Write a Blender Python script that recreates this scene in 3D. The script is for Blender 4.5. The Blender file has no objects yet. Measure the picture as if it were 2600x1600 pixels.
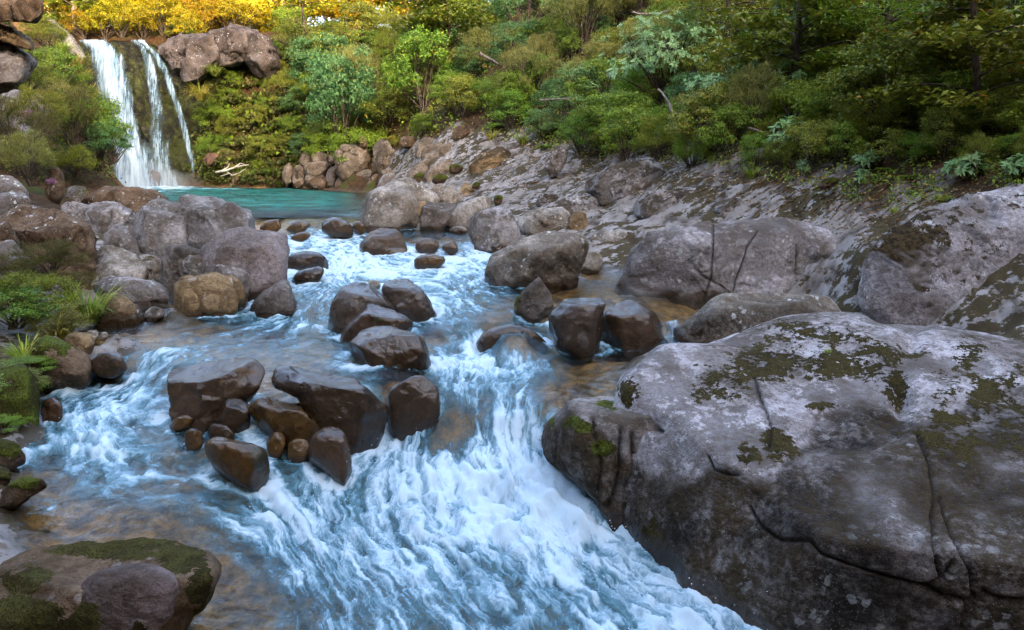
import bpy, bmesh, math, random
import numpy as np
from mathutils import Vector

SC = bpy.context.scene
COL = SC.collection
R_ = math.radians
rng = np.random.default_rng(7)

# ------------------------------------------------------------------ camera
CAMZ, PITCH, LENS = 1.9, R_(12.7), 24.0
F = 2600 * LENS / 36.0
cam_d = bpy.data.cameras.new('camera')
cam = bpy.data.objects.new('camera', cam_d)
COL.objects.link(cam)
cam.location = (0, 0, CAMZ)
cam.rotation_euler = (math.pi / 2 - PITCH, 0, 0)
cam_d.lens = LENS
cam_d.sensor_width = 36
cam_d.clip_start = 0.05
cam_d.clip_end = 1500
SC.camera = cam

# ------------------------------------------------------------------ sky, sun, exposure
SUN_EL = R_(18.5)
SUN_AZ = math.atan2(0.40, -0.92)      # towards the sun: behind the camera, a little right
world = bpy.data.worlds.new('World')
SC.world = world
world.use_nodes = True
wn = world.node_tree.nodes
wl = world.node_tree.links
sky = wn.new('ShaderNodeTexSky')
sky.sky_type = 'NISHITA'
sky.sun_disc = False
sky.sun_elevation = SUN_EL
sky.sun_rotation = SUN_AZ
sky.air_density = 0.8
sky.dust_density = 4.0
sky.ozone_density = 0.0
bg = wn['Background']
bg.inputs['Strength'].default_value = 0.15
wl.new(sky.outputs[0], bg.inputs['Color'])
sun_d = bpy.data.lights.new('sun', 'SUN')
sun_d.energy = 3.0
sun_d.angle = R_(0.5)
sun_d.color = (1.0, 0.86, 0.66)
sun = bpy.data.objects.new('sun', sun_d)
COL.objects.link(sun)
SUN_DIR = Vector((math.sin(SUN_AZ) * math.cos(SUN_EL), math.cos(SUN_AZ) * math.cos(SUN_EL), math.sin(SUN_EL)))
sun.rotation_euler = SUN_DIR.to_track_quat('Z', 'Y').to_euler()
sun.location = (20, -20, 60)
SC.view_settings.view_transform = 'Standard'
SC.view_settings.look = 'None'
SC.view_settings.gamma = 1.0
SC.view_settings.use_curve_mapping = False
SC.view_settings.exposure = 3.65
SC.render.engine = 'CYCLES'
SC.cycles.use_denoising = True
SC.cycles.use_adaptive_sampling = True
SC.cycles.adaptive_threshold = 0.03
SC.cycles.max_bounces = 6
SC.cycles.diffuse_bounces = 1
SC.cycles.glossy_bounces = 2
SC.cycles.transmission_bounces = 3
SC.cycles.transparent_max_bounces = 10
SC.cycles.caustics_reflective = False
SC.cycles.caustics_refractive = False
SC.cycles.sample_clamp_indirect = 4.0

# ------------------------------------------------------------------ picking points in the place along camera rays
CP, SP = math.cos(PITCH), math.sin(PITCH)
CAM = np.array([0, 0, CAMZ])
FWD = np.array([0, CP, -SP]); UP = np.array([0, SP, CP]); RT = np.array([1.0, 0, 0])
def ray(px, py):
    return FWD + RT * ((px - 1300) / F) + UP * ((800 - py) / F)
def atY(px, py, Y):
    d = ray(px, py)
    return CAM + d * (Y / d[1])
def atZ(px, py, z):
    d = ray(px, py)
    return CAM + d * ((z - CAMZ) / d[2])
def project(P):
    q = np.asarray(P) - CAM
    f = np.maximum(q @ FWD, 0.05)
    return 1300 + F * (q @ RT) / f, 800 - F * (q @ UP) / f, f
CROP = {'A': (0, 450, 2.7), 'B': (600, 450, 2.7), 'C': (1300, 450, 1.89), 'D': (0, 850, 2.0164),
        'E': (1300, 750, 1.7785), 'T': (0, 0, 2.7), 'U': (850, 0, 2.7), 'V': (1700, 0, 2.7), 'P': (0, 0, 1.0),
        'W': (450, 150, 4.32), 'G': (550, 850, 2.0164), 'H': (0, 600, 5.04)}
def crop(c, pts):
    x0, y0, k = CROP[c]
    return [(x0 + u / k, y0 + v / k) for u, v in pts]

# ------------------------------------------------------------------ numpy noise
def _h(ix, iy, iz, seed):
    n = (ix * 374761393 + iy * 668265263 + iz * 2147483647 + seed * 1274126177) & 0xffffffff
    n = ((n ^ (n >> 13)) * 1274126177) & 0xffffffff
    n = ((n ^ (n >> 15)) * 2246822519) & 0xffffffff
    return (n ^ (n >> 16))
def perlin(p, seed=0):
    p = np.asarray(p, dtype=np.float64)
    i = np.floor(p).astype(np.int64)
    f = p - i
    u = f * f * f * (f * (f * 6 - 15) + 10)
    res = 0
    for dx in (0, 1):
        wx = u[:, 0] if dx else 1 - u[:, 0]
        for dy in (0, 1):
            wy = u[:, 1] if dy else 1 - u[:, 1]
            for dz in (0, 1):
                wz = u[:, 2] if dz else 1 - u[:, 2]
                h = _h(i[:, 0] + dx, i[:, 1] + dy, i[:, 2] + dz, seed)
                gx = ((h & 1023) / 511.5 - 1)
                gy = (((h >> 10) & 1023) / 511.5 - 1)
                gz = (((h >> 20) & 1023) / 511.5 - 1)
                res = res + wx * wy * wz * (gx * (f[:, 0] - dx) + gy * (f[:, 1] - dy) + gz * (f[:, 2] - dz))
    return res
def fbm(p, octv=4, seed=0, gain=0.5, lac=2.03):
    a, s, q = 1.0, 0.0, np.asarray(p, dtype=np.float64)
    for o in range(octv):
        s = s + a * perlin(q, seed + o * 17)
        a *= gain
        q = q * lac + 3.7
    return s
def ridged(p, octv=3, seed=0, gain=0.5):
    a, s, q = 1.0, 0.0, np.asarray(p, dtype=np.float64)
    for o in range(octv):
        s = s + a * (1 - np.abs(perlin(q, seed + o * 17)) * 2.2)
        a *= gain
        q = q * 2.1 + 1.3
    return s
def sstep(a, b, x):
    t = np.clip((x - a) / (b - a), 0, 1)
    return t * t * (3 - 2 * t)

class RBF:
    """smooth interpolation of scattered values over the plan (x, y)"""
    def __init__(self, P, V, lin=True, smooth=0.0):
        P = np.asarray(P, float)[:, :2]
        V = np.asarray(V, float)
        V = V.reshape(len(P), -1)
        n = len(P)
        self.P, self.lin = P, lin
        A = -np.sqrt(((P[:, None] - P[None]) ** 2).sum(-1))
        A[np.arange(n), np.arange(n)] -= smooth
        k = 3 if lin else 1
        Q = np.ones((n, k))
        if lin:
            Q[:, 1:] = P
        M = np.zeros((n + k, n + k))
        M[:n, :n] = A; M[:n, n:] = Q; M[n:, :n] = Q.T
        b = np.zeros((n + k, V.shape[1])); b[:n] = V
        self.W = np.linalg.lstsq(M, b, rcond=None)[0]
    def __call__(self, X):
        X = np.asarray(X, float)[:, :2]
        out = np.empty((len(X), self.W.shape[1]))
        n = len(self.P)
        for i in range(0, len(X), 20000):
            x = X[i:i + 20000]
            d2 = (x ** 2).sum(1)[:, None] + (self.P ** 2).sum(1)[None] - 2 * x @ self.P.T
            K = -np.sqrt(np.maximum(d2, 0))
            o = K @ self.W[:n] + self.W[n]
            if self.lin:
                o = o + x @ self.W[n + 1:]
            out[i:i + 20000] = o
        return out[:, 0] if out.shape[1] == 1 else out

# ------------------------------------------------------------------ mesh and tagging helpers
def mesh_np(name, verts, faces, smooth=True, attrs=None):
    verts = np.asarray(verts, dtype=np.float32)
    faces = np.asarray(faces, dtype=np.int32)
    k = faces.shape[1]
    me = bpy.data.meshes.new(name)
    me.vertices.add(len(verts))
    me.vertices.foreach_set('co', verts.ravel())
    me.loops.add(faces.size)
    me.loops.foreach_set('vertex_index', faces.ravel())
    me.polygons.add(len(faces))
    me.polygons.foreach_set('loop_start', np.arange(0, faces.size, k, dtype=np.int32))
    me.polygons.foreach_set('loop_total', np.full(len(faces), k, dtype=np.int32))
    if smooth:
        me.polygons.foreach_set('use_smooth', np.ones(len(faces), dtype=bool))
    for an, av in (attrs or {}).items():
        a = me.attributes.new(an, 'FLOAT', 'POINT')
        a.data.foreach_set('value', np.asarray(av, dtype=np.float32))
    me.update(calc_edges=True)
    me.validate()
    return me
def link(name, data, mat=None, parent=None, loc=None):
    o = bpy.data.objects.new(name, data)
    COL.objects.link(o)
    if mat is not None and data is not None and not data.materials:
        data.materials.append(mat)
    if parent is not None:
        o.parent = parent
    if loc is not None:
        o.location = loc
    return o
LABELS = {}
def tag(o, label=None, cat=None, group=None, kind=None):
    if label:
        o['label'] = label
    if cat:
        o['category'] = cat
    if group:
        o['group'] = group
    if kind:
        o['kind'] = kind
    return o
def grid_faces(nr, nc, keep=None):
    i = np.arange((nr - 1) * (nc - 1))
    r, c = i // (nc - 1), i % (nc - 1)
    a = r * nc + c
    f = np.stack([a, a + 1, a + nc + 1, a + nc], 1)
    return f
def compact(verts, faces, attrs):
    used = np.unique(faces)
    m = -np.ones(len(verts), dtype=np.int64)
    m[used] = np.arange(len(used))
    return verts[used], m[faces], {k: v[used] for k, v in attrs.items()}
def tube(points, radii, sides=6):
    """a tapered tube along points -> verts, quads"""
    P = np.asarray(points, float)
    n = len(P)
    T = np.gradient(P, axis=0)
    T /= np.linalg.norm(T, axis=1)[:, None] + 1e-9
    ref = np.where(np.abs(T[:, 2:3]) > 0.9, np.array([[1.0, 0, 0]]), np.array([[0, 0, 1.0]]))
    U = np.cross(T, ref); U /= np.linalg.norm(U, axis=1)[:, None] + 1e-9
    V = np.cross(T, U)
    a = np.linspace(0, 2 * math.pi, sides, endpoint=False)
    r = np.asarray(radii, float)[:, None, None]
    v = P[:, None] + r * (np.cos(a)[None, :, None] * U[:, None] + np.sin(a)[None, :, None] * V[:, None])
    v = v.reshape(-1, 3)
    f = []
    for i in range(n - 1):
        for j in range(sides):
            f.append((i * sides + j, i * sides + (j + 1) % sides, (i + 1) * sides + (j + 1) % sides, (i + 1) * sides + j))
    return v, np.array(f)
def join(parts):
    vs, fs, n = [], [], 0
    for v, f in parts:
        vs.append(v); fs.append(np.asarray(f) + n); n += len(v)
    return np.concatenate(vs), np.concatenate(fs)

# ------------------------------------------------------------------ material helpers
class NT:
    def __init__(self, name):
        self.m = bpy.data.materials.new(name)
        self.m.use_nodes = True
        self.t = self.m.node_tree
        self.n, self.l = self.t.nodes, self.t.links
        self.n.clear()
        self.out = self.n.new('ShaderNodeOutputMaterial')
    def put(self, sock, v):
        if v is None:
            return
        if isinstance(v, bpy.types.NodeSocket):
            self.l.new(v, sock)
        elif isinstance(v, bpy.types.Node):
            self.l.new(v.outputs[0], sock)
        else:
            if isinstance(v, tuple) and len(v) == 3 and sock.type == 'RGBA':
                v = (*v, 1)
            sock.default_value = v
    def node(self, typ, props=None, **ins):
        nd = self.n.new(typ)
        for k, v in (props or {}).items():
            setattr(nd, k, v)
        for k, v in ins.items():
            key = k.replace('_', ' ')
            self.put(nd.inputs[key], v)
        return nd
    def math(self, op, a, b=0.5, c=None, clamp=False):
        nd = self.n.new('ShaderNodeMath'); nd.operation = op; nd.use_clamp = clamp
        self.put(nd.inputs[0], a); self.put(nd.inputs[1], b)
        if c is not None:
            self.put(nd.inputs[2], c)
        return nd.outputs[0]
    def ramp(self, v, a, b, lo=0.0, hi=1.0, smooth=True):
        nd = self.n.new('ShaderNodeMapRange')
        nd.interpolation_type = 'SMOOTHSTEP' if smooth else 'LINEAR'
        self.put(nd.inputs['Value'], v)
        self.put(nd.inputs['From Min'], a); self.put(nd.inputs['From Max'], b)
        self.put(nd.inputs['To Min'], lo); self.put(nd.inputs['To Max'], hi)
        return nd.outputs['Result']
    def mix(self, fac, a, b, mode='MIX'):
        nd = self.n.new('ShaderNodeMix'); nd.data_type = 'RGBA'; nd.blend_type = mode; nd.clamp_factor = True
        self.put(nd.inputs[0], fac); self.put(nd.inputs[6], a); self.put(nd.inputs[7], b)
        return nd.outputs[2]
    def noise(self, vec, scale, detail=4, rough=0.55, dist=0.0, color=False):
        nd = self.n.new('ShaderNodeTexNoise')
        self.put(nd.inputs['Vector'], vec); self.put(nd.inputs['Scale'], scale)
        self.put(nd.inputs['Detail'], detail); self.put(nd.inputs['Roughness'], rough); self.put(nd.inputs['Distortion'], dist)
        return nd.outputs['Color' if color else 'Fac']
    def voronoi(self, vec, scale, feature='F1', out='Distance', rand=1.0):
        nd = self.n.new('ShaderNodeTexVoronoi'); nd.feature = feature
        self.put(nd.inputs['Vector'], vec); self.put(nd.inputs['Scale'], scale); self.put(nd.inputs['Randomness'], rand)
        return nd.outputs[out]
    def attr(self, name, typ='GEOMETRY', out='Fac'):
        nd = self.n.new('ShaderNodeAttribute'); nd.attribute_name = name; nd.attribute_type = typ
        return nd.outputs[out]
    def vmul(self, v, s):
        nd = self.n.new('ShaderNodeVectorMath'); nd.operation = 'MULTIPLY'
        self.put(nd.inputs[0], v); self.put(nd.inputs[1], s)
        return nd.outputs[0]
    def vadd(self, v, s):
        nd = self.n.new('ShaderNodeVectorMath'); nd.operation = 'ADD'
        self.put(nd.inputs[0], v); self.put(nd.inputs[1], s)
        return nd.outputs[0]
    def bump(self, h, strength=0.4, dist=0.02, normal=None):
        nd = self.n.new('ShaderNodeBump')
        self.put(nd.inputs['Height'], h); self.put(nd.inputs['Strength'], strength); self.put(nd.inputs['Distance'], dist)
        if normal is not None:
            self.put(nd.inputs['Normal'], normal)
        return nd.outputs[0]
    def surf(self, s):
        self.put(self.out.inputs['Surface'], s)
        return self.m
# ------------------------------------------------------------------ water levels down the stream: picture point, height, whiteness
WP = [
 (640,553,0,.05),(700,551,0,.05),(760,550,0,.1),(850,552,0,.1),(920,560,0,.1),(985,560,-.02,.05),
 (720,595,-.28,.5),(800,600,-.3,.8),(880,596,-.3,.9),(690,585,-.2,.15),
 (700,640,-.42,.9),(760,650,-.42,.8),(850,630,-.36,.95),(930,650,-.42,1),(1000,660,-.45,1),(1100,645,-.42,.8),
 (1000,585,-.15,.3),(1100,582,-.15,.2),(1180,596,-.18,.3),(1240,612,-.22,.6),(1060,618,-.28,.3),(1150,625,-.32,.5),
 (1230,640,-.42,.9),(1250,690,-.5,.8),(880,690,-.5,1),(980,690,-.52,1),(1080,690,-.5,.9),(1150,710,-.55,.7),
 (760,700,-.52,.8),(790,740,-.58,.45),(770,790,-.72,.3),(720,810,-.78,.7),(830,760,-.62,.6),
 (1120,760,-.6,.8),(1200,760,-.6,.6),(1100,810,-.7,.7),(1180,820,-.7,.5),(1290,795,-.62,.25),(1230,820,-.68,.25),
 (1270,838,-.66,.1),(1330,840,-.66,.1),(1260,890,-1.0,.7),(1340,885,-1.0,.7),(1180,900,-1.0,.9),(1120,870,-.92,.3),(1080,845,-.78,.25),
 (1400,725,-.6,0),(1500,735,-.6,0),(1650,790,-.62,0),(1560,760,-.6,0),(1690,815,-.65,.05),(1705,852,-1.0,.5),(1500,700,-.6,.0),
 (1450,880,-1.0,.3),(1550,880,-1.0,.35),(1400,930,-1.02,.45),(1500,950,-1.02,.1),(1600,880,-1.0,.2),(1200,930,-1.0,.9),(1300,930,-1.0,.8),
 (1150,980,-1.03,.7),(1250,990,-1.05,.55),(1340,1000,-1.04,.4),(1420,1010,-1.0,.1),
 (1110,1060,-1.25,.35),(1200,1060,-1.25,.4),(1300,1060,-1.22,.7),(1360,1040,-1.1,.5),(1120,1140,-1.55,.3),(1220,1130,-1.5,.7),(1330,1130,-1.5,.95),
 (950,1060,-1.35,.9),(960,1130,-1.5,.9),(1030,1100,-1.5,.7),(1080,1200,-1.56,1),(1200,1200,-1.56,1),(1330,1220,-1.6,1),(1420,1260,-1.66,.9),
 (850,1180,-1.55,.75),(900,1250,-1.65,.7),(1050,1300,-1.72,.75),(1200,1300,-1.72,.95),(1350,1350,-1.76,.9),(1480,1380,-1.8,.95),
 (700,1250,-1.6,.8),(640,1300,-1.65,.85),(760,1330,-1.7,.82),(900,1400,-1.78,.72),(1050,1420,-1.8,.6),(1250,1450,-1.82,.7),(1450,1470,-1.85,.75),(1600,1500,-1.86,.9),
 (560,1450,-1.8,.16),(700,1480,-1.82,.4),(850,1550,-1.86,.55),(1000,1580,-1.88,.62),(1250,1590,-1.9,.6),(1500,1590,-1.9,.8),(1750,1590,-1.9,.9),(500,1590,-1.85,.08),
 (300,868,-.82,.05),(420,820,-.8,.15),(560,830,-.8,.42),(700,850,-.8,.4),(480,880,-.82,.4),(620,900,-.84,.42),(780,900,-.84,.4),(760,850,-.8,.4),(860,925,-.86,.3),
 (450,800,-.79,.05),(340,850,-.81,.05),(680,960,-.92,.15),(740,930,-.87,.25),
 (960,950,-.87,.3),(1040,935,-.87,.25),(1000,962,-.9,.15),(990,1035,-1.22,.2),(1060,1040,-1.2,.3),
 (330,905,-.88,.4),(400,905,-.86,.8),(430,925,-.87,.5),(360,960,-1.08,.7),(400,1000,-1.15,.6),(200,960,-1.1,.5),(250,1000,-1.15,.7),(150,985,-1.13,.2),
 (130,1060,-1.2,.6),(230,1080,-1.2,.9),(330,1050,-1.2,.75),(430,1060,-1.22,.4),(400,1120,-1.28,.5),(250,1150,-1.3,.75),(120,1130,-1.28,.6),(90,1200,-1.35,.3),
 (480,1040,-1.2,.4),(560,1060,-1.17,.25),(650,1050,-1.15,.5),(560,1130,-1.26,.2),(660,1110,-1.27,.45),(720,1160,-1.45,.45),(620,1160,-1.42,.4),
 (480,1180,-1.36,.55),(560,1200,-1.42,.62),(330,1210,-1.38,.7),(200,1230,-1.4,.42),(80,1280,-1.45,.2),(250,1290,-1.45,.2),(400,1290,-1.45,.32),(530,1280,-1.5,.45),(600,1250,-1.5,.35),(100,1360,-1.5,.08),
 (491,1132,-1.24,.25),(640,1204,-1.42,.35),(759,1160,-1.39,.45),(719,1095,-1.24,.3),(878,1194,-1.5,.7),(908,1087,-1.27,.6),(1459,862,-.84,.15),(700,1135,-1.33,.4),(590,1100,-1.24,.25),(820,1130,-1.38,.5),
 (300,1800,-1.95,.2),(900,1800,-1.98,.4),(1500,1800,-1.98,.7),(2000,1800,-1.98,.8),
]
W3 = np.array([[*atZ(a, b, z)[:2], z, f] for a, b, z, f in WP])
water_rbf = RBF(W3[:, :2], W3[:, 2:4], smooth=0.01)
def water_z(XY):
    XY = np.asarray(XY)
    w = water_rbf(XY)[:, 0]
    w = np.where(XY[:, 1] > 23.6, 0.0, w)
    return np.minimum(w, 0.0)

# ------------------------------------------------------------------ ground control points
TP = []
for (a, b, z, f) in WP:
    p = atZ(a, b, z)
    TP.append((p[0], p[1], z - (0.16 if f < 0.12 else 0.3)))
def g(px, py, Y, dz=0.0):
    p = atY(px, py, Y); TP.append((p[0], p[1], p[2] + dz)); return p
def crop3(c, pts):
    return [(*crop(c, [(u, v)])[0], w) for u, v, w in pts]
def gz(px, py, z):
    p = atZ(px, py, z); TP.append((p[0], p[1], z))
# pool bed
for X, Y in ((-10,31),(-14,38),(-18,46),(-11,35),(-24,50),(-16,50),(-12,44)):
    TP.append((X, Y, -0.9))
for X, Y in ((-8,27.5),(-6,26.5),(-9.5,26.8)):
    TP.append((X, Y, -0.38))
for Yq in (36, 42, 48, 52):
    q = atY(300, 474, Yq); TP.append((q[0], Yq, -0.15)); q = atY(345, 474, Yq); TP.append((q[0], Yq, -0.6))
# left bank, from the camera up to the fall
gz(440,775,-.55); gz(300,838,-.55); gz(240,868,-.6); gz(95,935,-.85); gz(60,1060,-1.0); gz(20,1200,-1.2); gz(-60,1330,-1.25)
gz(20,1450,-1.55); gz(-100,1600,-1.5)
g(0,960,8.6,-0.40); g(-150,1000,8.2,-0.40); g(100,820,10.4,-0.40); g(0,750,11.2,-0.40); g(-300,750,10,-0.40); g(-700,700,9,-0.40)
g(250,720,13.4,-0.40); g(420,740,12.8,-0.50); g(100,620,15,-0.40); g(-100,520,15.5,-0.40); g(-500,500,15,-0.40); g(-1000,400,13,-0.40)
g(640,640,15.6,-0.60); g(560,560,18,-0.60); g(350,600,16.5,-0.40); g(200,540,19,-0.40); g(620,548,23,-0.40); g(440,500,26,-0.60)
g(60,440,23,-0.40); g(-200,380,22,-0.40); g(300,470,27,-0.40); g(330,474,33,-0.40); g(270,468,44,-0.40); g(235,466,50,-0.40)
g(150,430,30,-0.40); g(60,380,30,-0.40); g(185,330,40,-0.40); g(120,240,42,-0.40); g(60,220,34,-0.40); g(-200,100,32,-0.40); g(-500,0,30,-0.40)
g(150,90,48,-0.40); g(60,60,42,-0.40); g(-300,-100,45,-0.40)
# right bank
for (a, b, Yq) in crop3('W', [(1250,1180,51.2),(1400,1120,51.4),(1560,1110,50.8),(1680,1150,50.3),(1800,1050,49.5),(1960,1040,48.6),(1960,1200,48.2),(1560,1330,49.4),(1330,1330,50.6),(1800,1360,48.2),(2080,1160,47),(2100,1280,46),(2280,1150,44.8),(2300,1280,42.5)]):
    g(a, b, Yq, -.25)
gz(1330,620,-.2); gz(1420,690,-.5); gz(1480,700,-.55); gz(1700,760,-.75); gz(1720,830,-.95); gz(1850,860,-1.2); gz(2000,850,-1.15); gz(1900,800,-1.0); gz(2050,800,-.9); gz(1640,905,-.95)
gz(1500,1010,-1.2); gz(1440,1100,-1.8); gz(1500,1300,-2.1); gz(1760,1500,-2.4); gz(1950,1590,-2.5)
g(930,478,38,-0.47); g(1020,545,25,-0.27); g(1180,560,22.5,-0.27); g(1300,530,22,-0.17); g(1320,470,25,-0.17); g(1200,430,32,-0.17)
g(1100,450,34,-0.17); g(1000,440,40,-0.17)
g(1500,590,17.5,0.1); g(1560,520,20,0.2); g(1700,560,17,0.15); g(1800,660,13.8,-0.95); g(1900,560,15.5,0.1); g(2200,730,10.8,-0.95); g(2200,620,12,0.05)
g(2450,780,9.3,-0.57); g(2600,700,9.8,-0.17); g(2400,640,11,-0.17); g(3000,700,8.5,-0.17); g(3000,900,6.5,-0.17); g(2300,1000,7,-0.67); g(2700,1200,5.5,-0.17); g(2300,1590,4.6,-0.17)
EDGE = [(760,462,50),(860,452,48),(900,425,46),(1000,375,43),(1120,350,39),(1250,345,36),(1400,385,30),(1500,408,26),(1650,412,22),
        (1800,430,18.5),(2000,480,15.6),(2200,530,13.6),(2400,520,12.4),(2600,488,11.6),(3000,470,10),(3600,430,8)]
for (a, b, Y) in EDGE:
    p = g(a, b, Y)
    TP.append((p[0] + 3.2, p[1] + 1.6, p[2] + 2.6))
    TP.append((p[0] + 9, p[1] + 4.2, p[2] + 8.0))
    TP.append((p[0] + 22, p[1] + 10, p[2] + 19))
    TP.append((p[0] + 45, p[1] + 18, p[2] + 34))
# rock wall beside the fall, plateau above, unseen hills raised to block sun and sky
for a in (230,290,350,410,460):
    q = atY(a, 474, 56.3); TP.append((q[0], q[1], -0.6)); TP.append((q[0] * 58.6 / 56.3, 58.6, 10.2))
g(500,466,52); g(600,464,51.5); g(680,463,50.5)
g(520,380,54.5); g(620,380,53.5); g(720,380,52.5); g(560,250,56); g(680,250,55.5); g(780,250,54); g(600,150,58); g(740,120,58); g(820,100,58)
for X, Y, z in ((-34,58,10.8),(-28,58,10.6),(-22,59,11.2),(-34,70,12),(-25,70,11.5),(-15,70,13),(-5,72,15),(5,74,18),
                (-40,90,12),(-20,90,12.5),(0,90,15),(20,90,26),(-60,130,12),(-40,130,10),(0,130,12),(40,130,34),(-100,60,34),(-100,100,40),(-100,0,34),
                (-60,40,36),(-60,0,46),(-40,10,28),(-30,-10,26),(-60,-40,52),(-10,-8,7),(-16,2,6),(-12,-3,6),(14,-4,9),(5,-4,3),(-5,-4,2.5),(0,-5,1.0),(2,-1,-2.1),(4,2,-2),(-3,2,-1.9),(8,1,1),(10,-6,8),  # unseen left and near rear slopes, heightened to cut sky light
                (0,-10,9),(12,-10,14),(0,-20,24),(20,-20,30),(45,-20,42),(-20,-20,30),(-20,-30,38),(0,-40,46),(25,-40,52),(20,-60,60),(0,-62,50),(-30,-60,48),(50,-55,55),(80,-40,58),(120,-20,60),(120,40,66),(120,90,66),  # unseen rear ridge, raised steeply to keep sun and sky light off the stream
                (-80,-70,48),(0,-110,50),(80,-110,60),(-120,-110,48),(160,-110,60),(170,0,70),(170,160,70),(60,160,60),(-60,160,6),(0,160,8),(-150,160,50),(-150,-20,48),(70,10,44),(70,60,46)):
    TP.append((X, Y, z))
TPn = np.array(TP)
ground_rbf = RBF(TPn[:, :2], TPn[:, 2], smooth=0.02)

def axis(lo, hi, flo, fhi, step, grow):
    c = list(np.arange(flo, fhi, step))
    s, x = step, c[-1]
    while x < hi:
        s *= grow; x += s; c.append(x)
    s, x, l = step, c[0], []
    while x > lo:
        s *= grow; x -= s; l.append(x)
    return np.array(l[::-1] + c)
gx = axis(-150, 170, -7, 10.5, 0.07, 1.035)
ys = [3.6]
while ys[-1] < 160:
    ys.append(ys[-1] + max(0.04, 0.0095 * ys[-1]))
s, y, l = 0.05, 3.6, []
while y > -110:
    s *= 1.06; y -= s; l.append(y)
gy = np.array(l[::-1] + ys)
GX, GY = np.meshgrid(gx, gy)
XY = np.stack([GX.ravel(), GY.ravel()], 1)
tz = ground_rbf(XY)
wz0 = water_z(XY)
P3 = np.column_stack([XY, tz])
dry = sstep(-0.1, 0.7, tz - np.where(XY[:, 1] < 26, wz0, 0.0))
dist = np.clip(np.hypot(XY[:, 0], XY[:, 1]) / 30, 0.15, 2.5)
ux, uy = XY[:, 0] * .80 + XY[:, 1] * .60, -XY[:, 0] * .60 + XY[:, 1] * .80
AN = np.column_stack([ux * .45, uy * 1.5, tz * 1.8])
stri = ridged(AN, 4, 9, .55) - 1.0
crease = np.exp(-(perlin(AN * .9 + 5, 13) / .05) ** 2) + .7 * np.exp(-(perlin(AN * 2.1 + 9, 14) / .05) ** 2)
nearb = sstep(60, 30, np.hypot(XY[:, 0], XY[:, 1]))
rough = 0.5 * fbm(P3 * 0.35, 4, 3) * dist * dry + dry * nearb * (0.12 * stri - 0.06 * np.clip(crease, 0, 1) + 0.015 * fbm(P3 * 3.0, 4, 19)) + 0.1 * dry * (1 - nearb) * fbm(P3, 3, 4)
bed = (0.14 * fbm(P3 * 1.9, 3, 21) + 0.09 * np.abs(fbm(P3 * 4.0, 2, 4))) * (1 - dry)
tz = tz + rough + bed - 0.12 * dry
TZ = tz.reshape(len(gy), len(gx))
def ground_z(x, y):
    i = int(np.clip(np.searchsorted(gx, x) - 1, 0, len(gx) - 2)); j = int(np.clip(np.searchsorted(gy, y) - 1, 0, len(gy) - 2))
    a = (x - gx[i]) / (gx[i + 1] - gx[i]); b = (y - gy[j]) / (gy[j + 1] - gy[j])
    return (TZ[j, i] * (1 - a) + TZ[j, i + 1] * a) * (1 - b) + (TZ[j + 1, i] * (1 - a) + TZ[j + 1, i + 1] * a) * b
def ground_hit(px, py):
    P, ok = ground_hits([px], [py])
    if not ok[0]:
        return None
    P[0, 2] = ground_z(P[0, 0], P[0, 1])
    return P[0]
def ground_zs(XYq):
    x, y = XYq[:, 0], XYq[:, 1]
    i = np.clip(np.searchsorted(gx, x) - 1, 0, len(gx) - 2); j = np.clip(np.searchsorted(gy, y) - 1, 0, len(gy) - 2)
    a = (x - gx[i]) / (gx[i + 1] - gx[i]); b = (y - gy[j]) / (gy[j + 1] - gy[j])
    return (TZ[j, i] * (1 - a) + TZ[j, i + 1] * a) * (1 - b) + (TZ[j + 1, i] * (1 - a) + TZ[j + 1, i + 1] * a) * b
HY = 3.0 * 1.012 ** np.arange(330)
def ground_hits(pa, pb):
    d = FWD[None] + RT[None] * ((np.asarray(pa) - 1300) / F)[:, None] + UP[None] * ((800 - np.asarray(pb)) / F)[:, None]
    d = d / d[:, 1:2]
    Q = CAM + d[:, None] * HY[None, :, None]
    below = Q[..., 2] <= ground_zs(Q.reshape(-1, 3)).reshape(Q.shape[:2])
    k = np.argmax(below, 1); ok = below.any(1)
    y = HY[k] * .997
    return CAM + d * y[:, None], ok
# where the leafy forest floor takes over from bare rock: right of and above the forest edge
EP = np.array([atY(a, b, Y)[:2] for a, b, Y in EDGE])
def forest_amount(XY):
    x, y = XY[:, 0], XY[:, 1]
    order = np.argsort(EP[:, 1])
    ex = np.interp(y, EP[order, 1], EP[order, 0])
    return x - ex
fa = forest_amount(XY)
nf = fbm(np.column_stack([XY, tz]) * 0.7, 3, 77)
forest = sstep(.2, 1.2, fa + 1.6 * nf) * (XY[:, 1] > -5)
shoreveg = (XY[:, 1] > 30) * (XY[:, 1] < 52) * (XY[:, 0] > -22) * (tz < 2.6)
forest = forest * (1 - shoreveg * .85)
leftveg = sstep(24, 28, XY[:, 1] + 2 * nf) * (XY[:, 0] < -8)
far = sstep(48, 52, XY[:, 1])
soil = np.clip(np.maximum.reduce([forest, leftveg, far, (XY[:, 1] < 0) * 1.0, (np.abs(XY[:, 0]) > 14) * 1.0 * (1 - shoreveg * (tz < 3.2))]), 0, 1)
wet = 1 - sstep(0.03, 0.16, tz - wz0 + 0.1 * fbm(P3 * 2.5, 3, 31))
wet = np.where(XY[:, 1] > 60, 0, wet)

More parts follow.
